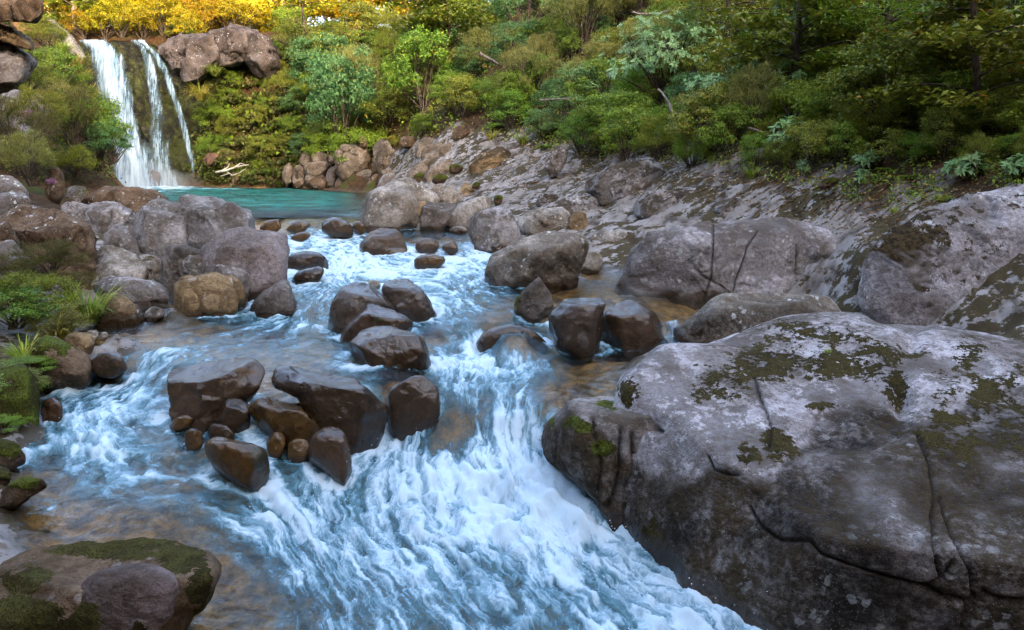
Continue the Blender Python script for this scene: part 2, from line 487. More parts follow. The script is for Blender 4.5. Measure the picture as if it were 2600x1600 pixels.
# ground material: bare rock, forest floor, golden stream bed, all by where the ground lies
nt = NT('ground')
geo = nt.node('ShaderNodeNewGeometry')
pos = geo.outputs['Position']
a_soil, a_wet, a_bed = nt.attr('soil'), nt.attr('wet'), nt.attr('bed')
n1 = nt.noise(pos, 0.9, 6, 0.6); n2 = nt.noise(pos, 5.0, 6, 0.65); n3 = nt.noise(pos, 26, 4, 0.6)
rockc = nt.mix(nt.ramp(n1, .35, .65), (0.20, 0.175, 0.155), (0.32, 0.295, 0.285))
rockc = nt.mix(nt.ramp(n2, .5, .68), rockc, (0.13, 0.10, 0.075))
rockc = nt.mix(nt.ramp(n3, .66, .74), rockc, (0.42, 0.40, 0.37))
rockc = nt.mix(nt.math('MULTIPLY', nt.ramp(nt.math('ADD', nt.noise(nt.vmul(pos, (.7, 1.4, 1.4)), 2.6, 6, 0.72), nt.math('MULTIPLY', nt.math('SUBTRACT', n1, .5), .8)), .50, .535), 0.95), rockc, nt.mix(n3, (0.02, 0.014, 0.008), (0.08, 0.06, 0.02)))
soilc = nt.mix(nt.ramp(n2, .35, .65), (0.022, 0.015, 0.008), (0.085, 0.045, 0.02))
soilc = nt.mix(nt.ramp(n1, .52, .66), soilc, (0.045, 0.055, 0.012))
bedc = nt.mix(nt.ramp(n2, .36, .64), (0.055, 0.026, 0.006), (0.36, 0.185, 0.040))
bedc = nt.mix(nt.ramp(n3, .45, .7), bedc, (0.10, 0.075, 0.04))
c = nt.mix(a_soil, rockc, soilc)
c = nt.mix(a_bed, c, bedc)
c = nt.mix(nt.math('MULTIPLY', nt.math('MULTIPLY', a_wet, nt.math('SUBTRACT', 1.0, a_bed)), 0.6), c, (0.03, 0.018, 0.008))
c = nt.mix(nt.attr('crease'), c, (0.03, 0.022, 0.014))
bs = nt.node('ShaderNodeBsdfPrincipled', Base_Color=c, Roughness=nt.math('SUBTRACT', 0.85, nt.math('MULTIPLY', a_wet, 0.5)),
             Normal=nt.bump(nt.math('ADD', nt.math('MULTIPLY', n2, 0.6), nt.math('MULTIPLY', n3, 0.25)), 0.55, 0.08))
nt.put(bs.inputs['Specular IOR Level'], nt.math('ADD', 0.04, nt.math('MULTIPLY', a_wet, 0.4)))
M_GROUND = nt.surf(bs)
bedm = 1 - sstep(-0.12, 0.02, tz - np.where(XY[:, 1] < 24, wz0, 0))
me = mesh_np('ground', np.column_stack([XY, tz]), grid_faces(len(gy), len(gx)), attrs={'soil': soil, 'wet': wet, 'bed': bedm, 'crease': np.clip(crease, 0, 1) * dry * nearb * .8})
ground = tag(link('ground', me, M_GROUND), kind='structure')
# ------------------------------------------------------------------ the current: lines of flow give along / across coordinates
FL = [
 [(640,553),(690,600),(690,650),(740,740),(640,800),(350,870),(300,950),(150,1010),(110,1150),(60,1250),(20,1400),(0,1700)],
 [(740,552),(790,600),(850,690),(790,770),(700,830),(480,890),(390,960),(280,1050),(320,1180),(480,1260),(640,1310),(720,1480),(760,1700)],
 [(850,555),(900,640),(860,700),(815,790),(800,860),(900,935),(1000,945),(1000,1040),(950,1130),(820,1230),(830,1350),(930,1600),(950,1800)],
 [(930,585),(1030,670),(1130,740),(1140,850),(1130,930),(1120,1000),(1110,1090),(1080,1200),(1100,1350),(1230,1600),(1300,1800)],
 [(1060,590),(1200,680),(1230,780),(1280,840),(1290,900),(1250,990),(1230,1090),(1260,1200),(1330,1350),(1500,1600),(1600,1800)],
 [(1230,600),(1300,700),(1420,830),(1450,900),(1400,970),(1340,1030),(1360,1150),(1470,1280),(1560,1400),(1800,1590),(1950,1800)],
]
fp, fv = [], []
for t, line in enumerate(FL):
    pts = []
    for (a, b) in line:
        z = -0.8
        for _ in range(25):
            q = atZ(a, b, z); z = 0.5 * z + 0.5 * float(np.clip(water_rbf(q[None, :2])[0, 0], -2.1, 0))
        pts.append(atZ(a, b, z)[:2])
    pts = np.array(pts)
    seg = np.r_[0, np.cumsum(np.hypot(*np.diff(pts, axis=0).T))]
    for sv in np.arange(0, seg[-1], 0.6):
        x = np.interp(sv, seg, pts[:, 0]); y = np.interp(sv, seg, pts[:, 1])
        fp.append((x, y)); fv.append((sv, t))
flow_rbf = RBF(fp, fv, smooth=0.15)

def water_sheet(x0, x1, xs, yA, yB, k):
    ya = [yA]
    while ya[-1] < yB:
        ya.append(ya[-1] + max(0.02, k * ya[-1]))
    ya = np.array(ya); ya[-1] = yB
    xa = np.arange(x0, x1, xs)
    A, B = np.meshgrid(xa, ya)
    return xa, ya, np.stack([A.ravel(), B.ravel()], 1)
# ------------------------------------------------------------------ rock material, tuned for each rock by its own properties
def rock_material(name):
    nt = NT(name)
    tc = nt.node('ShaderNodeTexCoord')
    oi = nt.node('ShaderNodeObjectInfo')
    off = nt.math('MULTIPLY', oi.outputs['Random'], 37.0)
    cmb = nt.node('ShaderNodeCombineXYZ', X=off, Y=off, Z=off)
    v = nt.vadd(tc.outputs['Object'], cmb)
    nrm = nt.node('ShaderNodeNewGeometry')
    sep = nt.node('ShaderNodeSeparateXYZ', Vector=nrm.outputs['Normal'])
    upf = sep.outputs['Z']
    lich, speck, stain, sc, mg = (nt.attr(k, 'OBJECT') for k in ('lichen', 'speck', 'stain', 'grain', 'green'))
    v = nt.vmul(v, nt.node('ShaderNodeCombineXYZ', X=sc, Y=sc, Z=sc))
    wet, moss, crack, brn = nt.attr('wet'), nt.attr('moss'), nt.attr('crack'), nt.attr('brown')
    n0 = nt.noise(v, 0.9, 3, 0.6, 0.4); n1 = nt.noise(v, 3.1, 5, 0.68); n2 = nt.noise(v, 14, 4, 0.72); n3 = nt.noise(v, 60, 2, 0.6)
    base = oi.outputs['Color']
    c = nt.mix(nt.ramp(n0, .36, .64), nt.mix(1.0, base, (0.56, 0.53, 0.50), 'MULTIPLY'), nt.mix(1.0, base, (1.28, 1.28, 1.32), 'MULTIPLY'))
    c = nt.mix(nt.math('MULTIPLY', nt.ramp(n1, .44, .66), stain), c, (0.125, 0.080, 0.042))
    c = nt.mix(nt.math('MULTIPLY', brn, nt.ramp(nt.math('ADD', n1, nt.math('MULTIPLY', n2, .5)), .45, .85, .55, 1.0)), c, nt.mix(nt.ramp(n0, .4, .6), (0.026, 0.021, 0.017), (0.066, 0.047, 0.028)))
    c = nt.mix(nt.ramp(n2, .40, .62, 0.0, 0.65), c, nt.mix(1.0, c, (0.45, 0.43, 0.42), 'MULTIPLY'))
    c = nt.mix(nt.ramp(n3, .52, .68, 0.0, 0.6), c, nt.mix(1.0, c, (0.42, 0.38, 0.36), 'MULTIPLY'))
    # pale lichen: rounded patches and specks
    vd = nt.voronoi(nt.vadd(v, nt.vmul(nt.noise(v, 9, 2, .6, 0, True), (0.10, .10, .10))), 7.5)
    ln = nt.noise(v, 1.7, 3, 0.6)
    lth = nt.math('MULTIPLY', nt.ramp(ln, .50, .62), nt.ramp(nt.math('ADD', vd, nt.math('MULTIPLY', nt.math('SUBTRACT', n2, .5), .5)), .33, .25))
    lth = nt.math('MAXIMUM', lth, nt.math('MULTIPLY', nt.ramp(nt.voronoi(v, 31), .20, .13), nt.ramp(ln, .40, .60)))
    lth = nt.math('MULTIPLY', nt.math('MULTIPLY', lth, lich), nt.math('SUBTRACT', 1.0, wet))
    c = nt.mix(lth, c, nt.mix(nt.ramp(n1, .4, .6), (0.47, 0.475, 0.44), (0.60, 0.60, 0.60)))
    # dark dry moss specks, on the faces that look up
    sn = nt.noise(v, 5.2, 6, 0.78)
    sn2 = nt.noise(v, 1.1, 2, 0.5)
    sp = nt.math('ADD', sn, nt.math('MULTIPLY', nt.math('SUBTRACT', sn2, 0.5), 0.9))
    spm = nt.math('MULTIPLY', nt.math('MULTIPLY', nt.ramp(sp, .485, .51), speck), nt.ramp(upf, .0, .5))
    c = nt.mix(spm, c, nt.mix(nt.ramp(n2, .4, .6), (0.018, 0.012, 0.007), (0.055, 0.038, 0.016)))
    # green and brown moss
    mm = nt.math('ADD', nt.math('MULTIPLY', nt.math('SUBTRACT', n2, .5), 1.8), nt.math('MULTIPLY', nt.math('SUBTRACT', n1, .5), 2.6))
    mm = nt.math('MULTIPLY', nt.ramp(nt.math('ADD', moss, mm), .46, .56), nt.ramp(moss, .05, .2))
    mossc = nt.mix(nt.ramp(n1, .40, .62), (0.045, 0.042, 0.010), (0.085, 0.105, 0.014))
    mossc = nt.mix(mg, nt.mix(nt.ramp(n1, .4, .62), (0.020, 0.013, 0.007), (0.055, 0.038, 0.016)), mossc)
    mossc = nt.mix(nt.ramp(n3, .42, .68), mossc, (0.02, 0.016, 0.006))
    c = nt.mix(mm, c, mossc)
    c = nt.mix(crack, c, (0.018, 0.013, 0.01))
    wm = nt.ramp(nt.math('ADD', wet, nt.math('MULTIPLY', nt.math('SUBTRACT', n1, .5), .5)), .25, .75)
    c = nt.mix(wm, c, nt.mix(1.0, nt.mix(0.22, c, (0.16, 0.09, 0.035)), (0.36, 0.32, 0.28), 'MULTIPLY'))
    rgh = nt.math('SUBTRACT', 0.74, nt.math('MULTIPLY', wm, 0.50))
    rgh = nt.math('ADD', rgh, nt.math('MULTIPLY', mm, 0.2), clamp=True)
    h = nt.math('ADD', nt.math('MULTIPLY', n1, 0.9), nt.math('MULTIPLY', n2, 0.5))
    bst = nt.math('SUBTRACT', 0.75, nt.math('MULTIPLY', wm, 0.45))
    bs = nt.node('ShaderNodeBsdfPrincipled', Base_Color=c, Roughness=rgh, Normal=nt.bump(h, bst, 0.11))
    nt.put(bs.inputs['Specular IOR Level'], nt.math('ADD', 0.05, nt.math('MULTIPLY', wm, 0.45)))
    return nt.surf(bs)
M_ROCK = rock_material('rock')

_ico = {}
def ico(n):
    if n not in _ico:
        bm = bmesh.new()
        bmesh.ops.create_icosphere(bm, subdivisions=n, radius=1.0)
        v = np.array([x.co[:] for x in bm.verts]); f = np.array([[q.index for q in x.verts] for x in bm.faces])
        bm.free()
        _ico[n] = (v / np.linalg.norm(v, axis=1)[:, None], f)
    return _ico[n]
def poly_radius(poly, cx, cy, th):
    """distance from (cx, cy) to the outline along each angle (picture y points down)"""
    P = np.array(poly, float) - (cx, cy)
    P[:, 1] *= -1
    # smooth the outline a little: Chaikin
    for cq in (.80, .72):
        Q = np.roll(P, -1, axis=0)
        P = np.stack([cq * P + (1 - cq) * Q, (1 - cq) * P + cq * Q], 1).reshape(-1, 2)
    a = np.arctan2(P[:, 1], P[:, 0]); r = np.hypot(P[:, 0], P[:, 1])
    o = np.argsort(a); a, r = a[o], r[o]
    a = np.r_[a - 2 * math.pi, a, a + 2 * math.pi]; r = np.r_[r, r, r]
    return np.interp(th, a, r)
def centroid(poly):
    P = np.array(poly, float); Q = np.roll(P, -1, axis=0)
    c = P[:, 0] * Q[:, 1] - Q[:, 0] * P[:, 1]
    A = c.sum() / 2
    return ((P[:, 0] + Q[:, 0]) * c).sum() / (6 * A), ((P[:, 1] + Q[:, 1]) * c).sum() / (6 * A)
TONE = {'dun': ((0.200, 0.158, 0.115), .3, .2, .6), 'crag': ((0.100, 0.082, 0.074), .3, .1, .4), 'slab': ((0.375, 0.340, 0.330), .5, .5, .3), 'lilac': ((0.285, 0.260, 0.243), .55, .5, .6), 'pale': ((0.37, 0.33, 0.275), .75, .35, .6), 'grey': ((0.165, 0.145, 0.128), .3, .1, .4),
        'brown': ((0.150, 0.100, 0.062), .5, .2, .6), 'tan': ((0.26, 0.178, 0.092), .3, .2, .7), 'dark': ((0.080, 0.055, 0.034), .1, .0, .3),
        'mauve': ((0.185, 0.142, 0.132), .1, .1, .3), 'gold': ((0.25, 0.14, 0.03), .0, .0, .4), 'pink': ((0.262, 0.218, 0.202), .25, .25, .5), 'red': ((0.15, 0.085, 0.06), .1, .05, .4)}
def vnormals(P, Fc):
    n = np.cross(P[Fc[:, 1]] - P[Fc[:, 0]], P[Fc[:, 2]] - P[Fc[:, 0]])
    o = np.zeros_like(P)
    for k in range(3):
        np.add.at(o, Fc[:, k], n)
    return o / (np.linalg.norm(o, axis=1)[:, None] + 1e-12)
def chisel(P, Fc, rs, amount, K, tilt):
    """break the surface into flattish facets with crisp borders, as fractured rock has"""
    N = vnormals(P, Fc)
    pick = rs.choice(len(P), K, replace=False)
    S_, n_ = P[pick], N[pick] + tilt * rs.normal(size=(K, 3))
    n_ /= np.linalg.norm(n_, axis=1)[:, None]
    ext_ = P.max(0) - P.min(0)
    rad2 = (ext_ ** 2).sum() / K * .6
    out = np.empty_like(P)
    jit = .25 * math.sqrt(rad2) * np.column_stack([fbm(P * (1.4 / math.sqrt(rad2)) + 7 * q, 2, 77 + q) for q in range(3)])
    for i in range(0, len(P), 30000):
        p = P[i:i + 30000]
        q = p + jit[i:i + 30000]
        d2 = (q ** 2).sum(1)[:, None] + (S_ ** 2).sum(1)[None] - 2 * q @ S_.T
        d2 = d2 * (1 + .0 * d2)
        w = np.exp(-np.clip((d2 - d2.min(1)[:, None]) * (22 / rad2), 0, 40))
        w /= w.sum(1)[:, None]
        h = p @ n_.T - (S_ * n_).sum(1)[None]
        out[i:i + 30000] = p - amount * (w * h) @ n_
    return out
FOOT = []     # where rocks stand in the stream: x, y, radius
def make_rock(name, label, cat, poly, Y=None, w=None, tone='lilac', D=0.85, p=3.4, facets=6, seed=1, sub=None, amp=0.05, fine=0.018, wet=True,
              moss=0.0, ext=None, crag=None, planes=(), cracks=(), mossy=(), browns=(), dents=(), pf=30, flat=0.0, group=None, parent=None, lichen=None, speck=None, stain=None,
              wetall=0.0, green=1.0, film=.75, chip=None, brow=None, pale=(), strata=0.0, grain=1.0, hmin=.74):
    cx, cy = centroid(poly)
    pyb = max(q[1] for q in poly)
    Hp = pyb - min(q[1] for q in poly)
    if ext is None:
        ext = .55 if Y is None else .3
    px_w = max(q[0] for q in poly) - min(q[0] for q in poly)
    if Y is None:
        b = atZ(cx, pyb, w)
        rm = 0.5 * min(px_w, (pyb - min(q[1] for q in poly)) * 1.6) * b[1] / F
        Y = b[1] + 0.25 * D * rm
    C = atY(cx, cy, Y)
    poly = [(a, q + ext * Hp * float(sstep(0.0, .5, (q - cy) / Hp))) for a, q in poly]
    dep = (C - CAM) @ FWD
    s = dep / F
    if sub is None:
        sub = 4 if px_w < 60 else (5 if px_w < 210 else 6)
    V, Fc = ico(sub)
    view = (C - CAM) / np.linalg.norm(C - CAM)
    d = V
    x, y, zz = d @ RT, d @ UP, d @ FWD
    th = np.arctan2(y, x)
    R = poly_radius(poly, cx, cy, th) * s
    Rm = float(np.median(R))
    rho = np.hypot(x, y)
    base = (rho / R) ** p + (np.abs(zz) / (D * Rm)) ** p
    r0 = base ** (-1 / p)
    rs = np.random.default_rng(seed)
    acc = r0 ** (-pf)
    SP0 = V * r0[:, None]
    nf_ = int(round(facets * 2.2))
    for k in range(nf_):
        n = rs.normal(size=3)
        n = n + 0.8 * (-view) * rs.uniform(0, 1) + 0.6 * UP * rs.uniform(-.2, 1)
        n /= np.linalg.norm(n)
        h = (SP0 @ n).max() * rs.uniform(hmin, 1.0)
        acc = acc + np.maximum(d @ n / h, 0) ** pf
    if flat:
        n = np.array([rs.normal() * .12, -.18 + rs.normal() * .1, 1.0]); n /= np.linalg.norm(n)
        acc = acc + np.maximum(d @ n / ((SP0 @ n).max() * flat), 0) ** (pf * 1.3)
    r = acc ** (-1 / pf)
    if True:
        sil = (np.abs(zz) < .35)
        r = r / np.median((r / r0)[sil])
    sd = seed * 13.7
    r = r * (1 + amp * fbm(d * 1.6 + sd, 3, seed) + amp * 0.5 * (ridged(d * 2.4 + sd, 2, seed + 5) - 1))
    vec = d * r[:, None]
    dp3 = np.maximum(dep + r * zz, .3)
    P = CAM + (FWD[None] + RT[None] * ((cx + r * x / s - 1300) / F)[:, None] + UP[None] * ((800 - cy + r * y / s) / F)[:, None]) * dp3[:, None]
    for (n, pt) in planes:
        n = np.array(n, float); n /= np.linalg.norm(n)
        h = (P - np.array(pt)) @ n
        P = P - n * (np.logaddexp(0, h / .06) * .06)[:, None]
    if chip is None:
        chip = (.75 if not wet else .5) * (.5 if facets <= 3 else 1.0)
    if chip > 0:
        P = chisel(P, Fc, rs, chip, 70 if sub >= 6 else 36, .16 if not wet else .10)
    nz = fbm(P * (2.6 / max(Rm, .25) ** .5) + sd, 5, seed + 3, gain=0.55)
    P = P + d * (nz * fine * max(Rm, .3) ** .6 * 1.6)[:, None]
    if crag is None:
        crag = (1.0 if not wet else .55) * (.35 if wetall > .5 else 1)
    cr = np.zeros(len(P))
    if crag > 0:
        fq = 1.5 / max(Rm, .3) ** .8
        for (q_, wd_, dp_) in ((1.0, .035, .055), (2.3, .045, .028)):
            m_ = np.exp(-(perlin(P * fq * q_ + sd, seed + 31) / wd_) ** 2) * sstep(-.05, .2, perlin(P * fq * .7 + sd + 9, seed + 37))
            P = P - d * (m_ * dp_ * crag * Rm ** .7)[:, None]
            cr = np.maximum(cr, m_ * .75 * crag)
        P = P + d * (crag * .028 * Rm ** .7 * (ridged(P * fq * 1.9 + sd, 4, seed + 41, .55) - 1.1))[:, None]
    if strata:
        P = P + d * (strata * np.sign(np.sin(P[:, 2] * 5 + 2 * fbm(P * .5, 2, 5))) * .5)[:, None] * (1 - np.abs(d[:, 2:3]))
    u, vv, _ = project(P)
    front = ((P - CAM) @ view < (C - CAM) @ view + 0.4 * Rm)
    crk = np.clip(cr, 0, 1) ** 1.2
    for (line, wd, depth) in cracks:
        L = np.array(line, float)
        dm = np.full(len(P), 1e9)
        jit = 5 * perlin(np.column_stack([u * .02, vv * .02, 0 * u]), 3) + 2 * perlin(np.column_stack([u * .08, vv * .08, 0 * u]), 4)
        for a, b in zip(L[:-1], L[1:]):
            ab = b - a
            t = np.clip(((u - a[0]) * ab[0] + (vv - a[1]) * ab[1]) / (ab @ ab), 0, 1)
            dm = np.minimum(dm, np.hypot(u + jit - a[0] - t * ab[0], vv - a[1] - t * ab[1]))
        m = np.exp(-(dm / wd) ** 2) * front
        crk = np.maximum(crk, m)
        P = P - d * (m * depth)[:, None]
    for (a, b, ra, rb, depth) in dents:
        m = np.exp(-(((u - a) / ra) ** 2 + ((vv - b) / rb) ** 2)) * front
        P = P - d * (m * depth)[:, None]
    up = np.maximum(d[:, 2], 0)
    ms = np.full(len(P), float(moss)) * sstep(.0, .6, d[:, 2] + .4 * nz)
    for (a, b, ra, rb, val) in mossy:
        ms = np.maximum(ms, val * np.exp(-(((u - a) / ra) ** 2 + ((vv - b) / rb) ** 2) ** 2) * front)
    if ms.max() > 0.1:
        P = P + d * (0.014 * sstep(.4, .7, ms + .9 * fbm(P * 3.1, 3, 3)) * (1 + fbm(P * 24, 2, 5)))[:, None]
    br = np.zeros(len(P))
    for (a, b, ra, rb, val) in browns:
        br = np.maximum(br, val * np.exp(-(((u - a) / ra) ** 2 + ((vv - b) / rb) ** 2) ** 1.5) * front)
    if wet:
        wzv = np.where(P[:, 1] < 24.5, water_z(P[:, :2]), 0)
        hw = P[:, 2] - wzv
        wt = np.maximum(1 - sstep(0.02, 0.05 + 0.30 * min(Rm, .8), hw + 0.22 * min(Rm, .8) * fbm(P * 2.2, 3, 8)), wetall * sstep(.35, .5, .5 + .6 * fbm(P * 3, 3, 2) + wetall * .3))
        FOOT.append((C[0], C[1], 0.5 * px_w * s, D * Rm))
    else:
        wt = np.full(len(P), float(wetall))
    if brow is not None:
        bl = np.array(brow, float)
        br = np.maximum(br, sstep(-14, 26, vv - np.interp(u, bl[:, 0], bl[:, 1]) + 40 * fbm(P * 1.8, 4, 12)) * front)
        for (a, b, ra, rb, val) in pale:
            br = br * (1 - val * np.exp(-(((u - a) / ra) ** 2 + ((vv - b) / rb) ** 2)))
    if wet and film:
        br = np.maximum(br, film * (1 - sstep(.25, .75, hw / (0.9 * Rm) + .35 * fbm(P * 1.7 / max(Rm, .4), 3, seed + 51))))
    org = np.array([C[0], C[1], P[:, 2].min()])
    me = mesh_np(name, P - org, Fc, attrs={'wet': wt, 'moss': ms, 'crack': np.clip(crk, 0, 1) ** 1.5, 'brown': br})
    o = link(name, me, M_ROCK, parent, org if parent is None else org - np.array(parent.location))
    col, li, sk, st = TONE[tone]
    v = 1 + 0.12 * rs.uniform(-1, 1)
    o.color = (col[0] * v, col[1] * v, col[2] * v, 1)
    o['lichen'] = float(li if lichen is None else lichen); o['speck'] = float(sk if speck is None else speck)
    o['stain'] = float(st if stain is None else stain); o['grain'] = float(grain); o['green'] = float(green)
    if label:
        tag(o, label, cat, group)
    return o

def RK(name, cr, pts, label, **k):
    RK.n += 1
    cat = k.pop('cat', 'boulder')
    return make_rock(name, label, cat, crop(cr, pts), seed=RK.n, **k)
RK.n = 0
GL, GM, GR, GF = 'rocks piled on the left bank', 'boulders standing in the stream', 'rocks along the right bank', 'far rocks on the pool shore'

# ---- left bank, back to front
RK('boulder','A',[(430,190),(455,80),(520,60),(610,80),(600,150),(520,190)],'small mossy boulder at the foot of the heath shrubs behind the left rock ridge',Y=24,tone='lilac',wet=False,group=GL,moss=.35)
RK('rock_ridge','A',[(520,130),(600,85),(720,75),(860,50),(950,65),(1010,115),(1160,178),(1120,300),(960,380),(780,380),(560,280)],'long brown rock ridge in front of the waterfall pool, left of the boulder pair',Y=22.5,tone='brown',wet=False,group=GL,lichen=.7,D=.9,facets=9,cat='rock')
RK('boulder','A',[(400,230),(430,190),(520,170),(620,200),(760,270),(760,340),(560,340),(440,290)],'low flat grey rock between the brown ridge and the big dark left boulder',Y=19.8,tone='lilac',wet=False,group=GL,facets=8)
RK('boulder','A',[(570,280),(620,195),(700,165),(790,185),(880,230),(950,290),(930,380),(880,440),(760,440),(620,370)],'lichen spotted lobed boulder in front of the brown ridge',Y=19,tone='lilac',wet=False,group=GL,lichen=.9,facets=8)
RK('boulder','A',[(940,330),(980,240),(1050,190),(1130,175),(1225,180),(1260,300),(1270,440),(1160,560),(1060,620),(1000,610),(950,470)],'left half of the large split boulder pair beside the pool',flat=.72,Y=17,tone='lilac',wet=False,group=GL,D=.8,facets=9)
RK('boulder','A',[(1225,330),(1240,200),(1290,150),(1370,130),(1460,150),(1560,200),(1690,220),(1740,280),(1775,340),(1680,440),(1540,500),(1380,510),(1240,440)],'right half of the large split boulder pair beside the pool',flat=.72,Y=17.3,tone='lilac',wet=False,group=GL,D=.8,facets=10,stain=.3)
RK('boulder','A',[(730,500),(720,380),(760,340),(840,330),(900,390),(960,490),(1000,600),(880,640),(780,600)],'upright lichen stained boulder below the lobed one on the left bank',Y=16.6,tone='lilac',wet=False,group=GL,lichen=.9)
RK('rock_ledge','A',[(630,590),(670,490),(800,485),(890,510),(1010,590),(980,680),(900,700),(700,690)],'pale blue grey ledge right of the big dark boulder',Y=15.4,tone='pale',wet=False,group=GL,cat='rock',facets=10)
RK('rock_ledge','A',[(600,720),(650,620),(760,570),(900,560),(1000,600),(1040,690),(980,760),(800,770),(640,760)],'middle step of the pale ledges going down to the water',Y=14.4,tone='pale',wet=False,group=GL,cat='rock',facets=10)
RK('rock_ledge','A',[(620,770),(700,690),(850,680),(1000,710),(1100,715),(1160,770),(1190,850),(1160,920),(1000,930),(820,880)],'lowest pale ledge, rounded, next to the knobbly boulder',film=0.35,Y=12.9,tone='lilac',group=GL,cat='rock',facets=9,lichen=.8)
RK('boulder','A',[(1000,600),(1060,560),(1120,570),(1130,700),(1060,760),(1010,710)],'narrow pale rock wedged beside the dark streaked lobe',Y=14.2,tone='pale',wet=False,group=GL)
RK('boulder','A',[(1110,560),(1130,480),(1200,440),(1290,435),(1370,490),(1440,590),(1440,720),(1300,740),(1210,780),(1110,740)],'dark streaked rounded rock above the knobbly boulder',Y=13.9,tone='grey',wet=False,group=GL,facets=7,lichen=.6)
RK('boulder','A',[(1260,560),(1300,530),(1360,525),(1410,570),(1420,660),(1380,720),(1290,700),(1250,620)],'small smooth hump leaning on the dark streaked rock',Y=13.4,tone='lilac',wet=False,group=GL,facets=4)
RK('boulder','A',[(1530,400),(1590,330),(1700,318),(1800,345),(1930,370),(1955,420),(1960,540),(1945,690),(1880,740),(1740,745),(1600,740),(1430,600),(1400,500),(1470,440)],'large pinkish flat faced block at the edge of the rapids',film=0.3,flat=.72,w=-.5,tone='pink',D=.75,p=3.6,facets=7,group=GL)
RK('boulder','A',[(1410,640),(1480,595),(1580,600),(1700,630),(1745,670),(1730,800),(1670,870),(1560,870),(1430,720)],'smooth grey rock between pink block and knobbly boulder',Y=12.8,tone='grey',group=GL,facets=7)
# knobbly boulder: lobes grown into one rock
kb = RK('knobbly_boulder','A',[(1200,780),(1215,700),(1290,662),(1380,668),(1500,660),(1600,690),(1680,790),(1690,840),(1640,890),(1520,915),(1380,915),(1270,900),(1195,880)],'knobbly brownish boulder of rounded lobes at the water edge',w=-.74,tone='tan',D=.7,group=GL,lichen=.4,stain=.5)
for i,(a,b,ra,rb,dY) in enumerate([(1300,815,105,75,-.32),(1440,855,82,62,-.5),(1570,835,75,90,-.42),(1630,790,55,75,-.3),(1400,730,120,60,-.1),(1560,725,95,55,-.12),(1290,720,75,50,-.05),(1425,800,40,30,-.48),(1235,870,45,45,-.35),(1330,885,60,38,-.5)]):
    t=np.linspace(0,2*math.pi,9)[:-1]
    make_rock('lobe',None,None,crop('A',[(a+ra*math.cos(q),b+rb*math.sin(q)) for q in t]),Y=kb.location.y+dY*.8,tone='tan',D=.9,p=2.3,facets=2,seed=300+i,amp=.04,parent=kb,sub=4,lichen=.3,stain=.5)
RK('rock','A',[(1690,905),(1760,840),(1830,780),(1940,710),(1980,730),(2010,800),(2040,880),(2035,915),(1900,930),(1760,935)],'wet dark grey wedge of rock below the pink block',w=-.76,tone='grey',D=.8,p=3.2,facets=9,group=GL,cat='rock')
RK('boulder','A',[(10,280),(50,232),(150,215),(300,222),(420,225),(530,265),(610,330),(650,420),(658,520),(640,650),(600,740),(500,760),(380,700),(200,560),(80,420)],'big dark brown boulder with white lichen flecks on the left bank',flat=.72,Y=14.6,tone='brown',wet=False,group=GL,D=.8,facets=6,lichen=1.0,hmin=.9)
RK('boulder','A',[(-80,190),(0,130),(60,110),(150,110),(210,150),(222,210),(120,270),(0,290),(-60,250)],'round lichen spotted boulder above the big dark brown one',Y=17.5,tone='grey',wet=False,group=GL,lichen=1.0)
RK('boulder','A',[(-80,60),(-40,0),(30,-10),(100,20),(180,80),(205,130),(120,180),(0,170)],'weathered grey boulder at the left edge below the heath shrub',Y=19,tone='grey',wet=False,group=GL,lichen=.9)
RK('boulder','A',[(320,-20),(350,-80),(410,-60),(445,20),(440,110),(380,150),(320,110)],'brown upright boulder right of the heath shrub',Y=20.5,tone='brown',wet=False,group=GL,lichen=.8)
RK('boulder','A',[(-60,320),(30,298),(100,350),(135,430),(110,520),(-40,520)],'stained boulder at the left edge in front of the big dark brown one',Y=13.6,tone='brown',wet=False,group=GL)
RK('boulder','A',[(-60,520),(30,445),(110,470),(200,540),(280,620),(260,760),(60,780),(-60,700)],'pale grey sloping boulder behind the brown heath cushion',Y=12.8,tone='lilac',wet=False,group=GL)
RK('rock_bank','A',[(600,1000),(680,870),(760,800),(900,840),(1000,930),(1010,980),(880,1060),(740,1110),(620,1100)],'stony brown bank with bluish smooth patches beside the grass clump',Y=11.7,tone='tan',group=GL,cat='rock',facets=5,speck=.4,lichen=.9)
RK('rock','A',[(1000,925),(1060,885),(1120,900),(1138,935),(1080,965),(1010,970)],'small rounded rock at the waterline under the lowest ledge',w=-.79,tone='lilac',group=GL,cat='rock')
RK('pebble','A',[(590,1075),(620,1045),(670,1050),(680,1085),(640,1100),(600,1095)],'larger of two grey pebbles below the grass clump',w=-.79,tone='pale',group=GL,cat='pebble',facets=2)
RK('pebble','A',[(684,1085),(700,1062),(735,1065),(742,1090),(720,1104),(692,1102)],'smaller of two grey pebbles below the grass clump',w=-.80,tone='pale',group=GL,cat='pebble',facets=2)
RK('rock','A',[(430,1120),(500,1065),(600,1070),(660,1115),(620,1170),(520,1175),(450,1160)],'low brown rock in the shallows left of the pebbles',w=-.81,tone='tan',group=GL,cat='rock',facets=5)
RK('boulder','A',[(160,1240),(220,1140),(330,1110),(440,1130),(540,1190),(610,1270),(600,1340),(400,1380),(240,1370)],'moss topped brown boulder over the left shallows',w=-1.0,tone='brown',group=GL,moss=.75,wetall=.3)
RK('rock','A',[(610,1255),(700,1203),(800,1195),(850,1230),(875,1290),(770,1320),(640,1310)],'wet brown rock where the left shallows spill over',w=-.92,tone='dark',group=GL,cat='rock',wetall=.6)
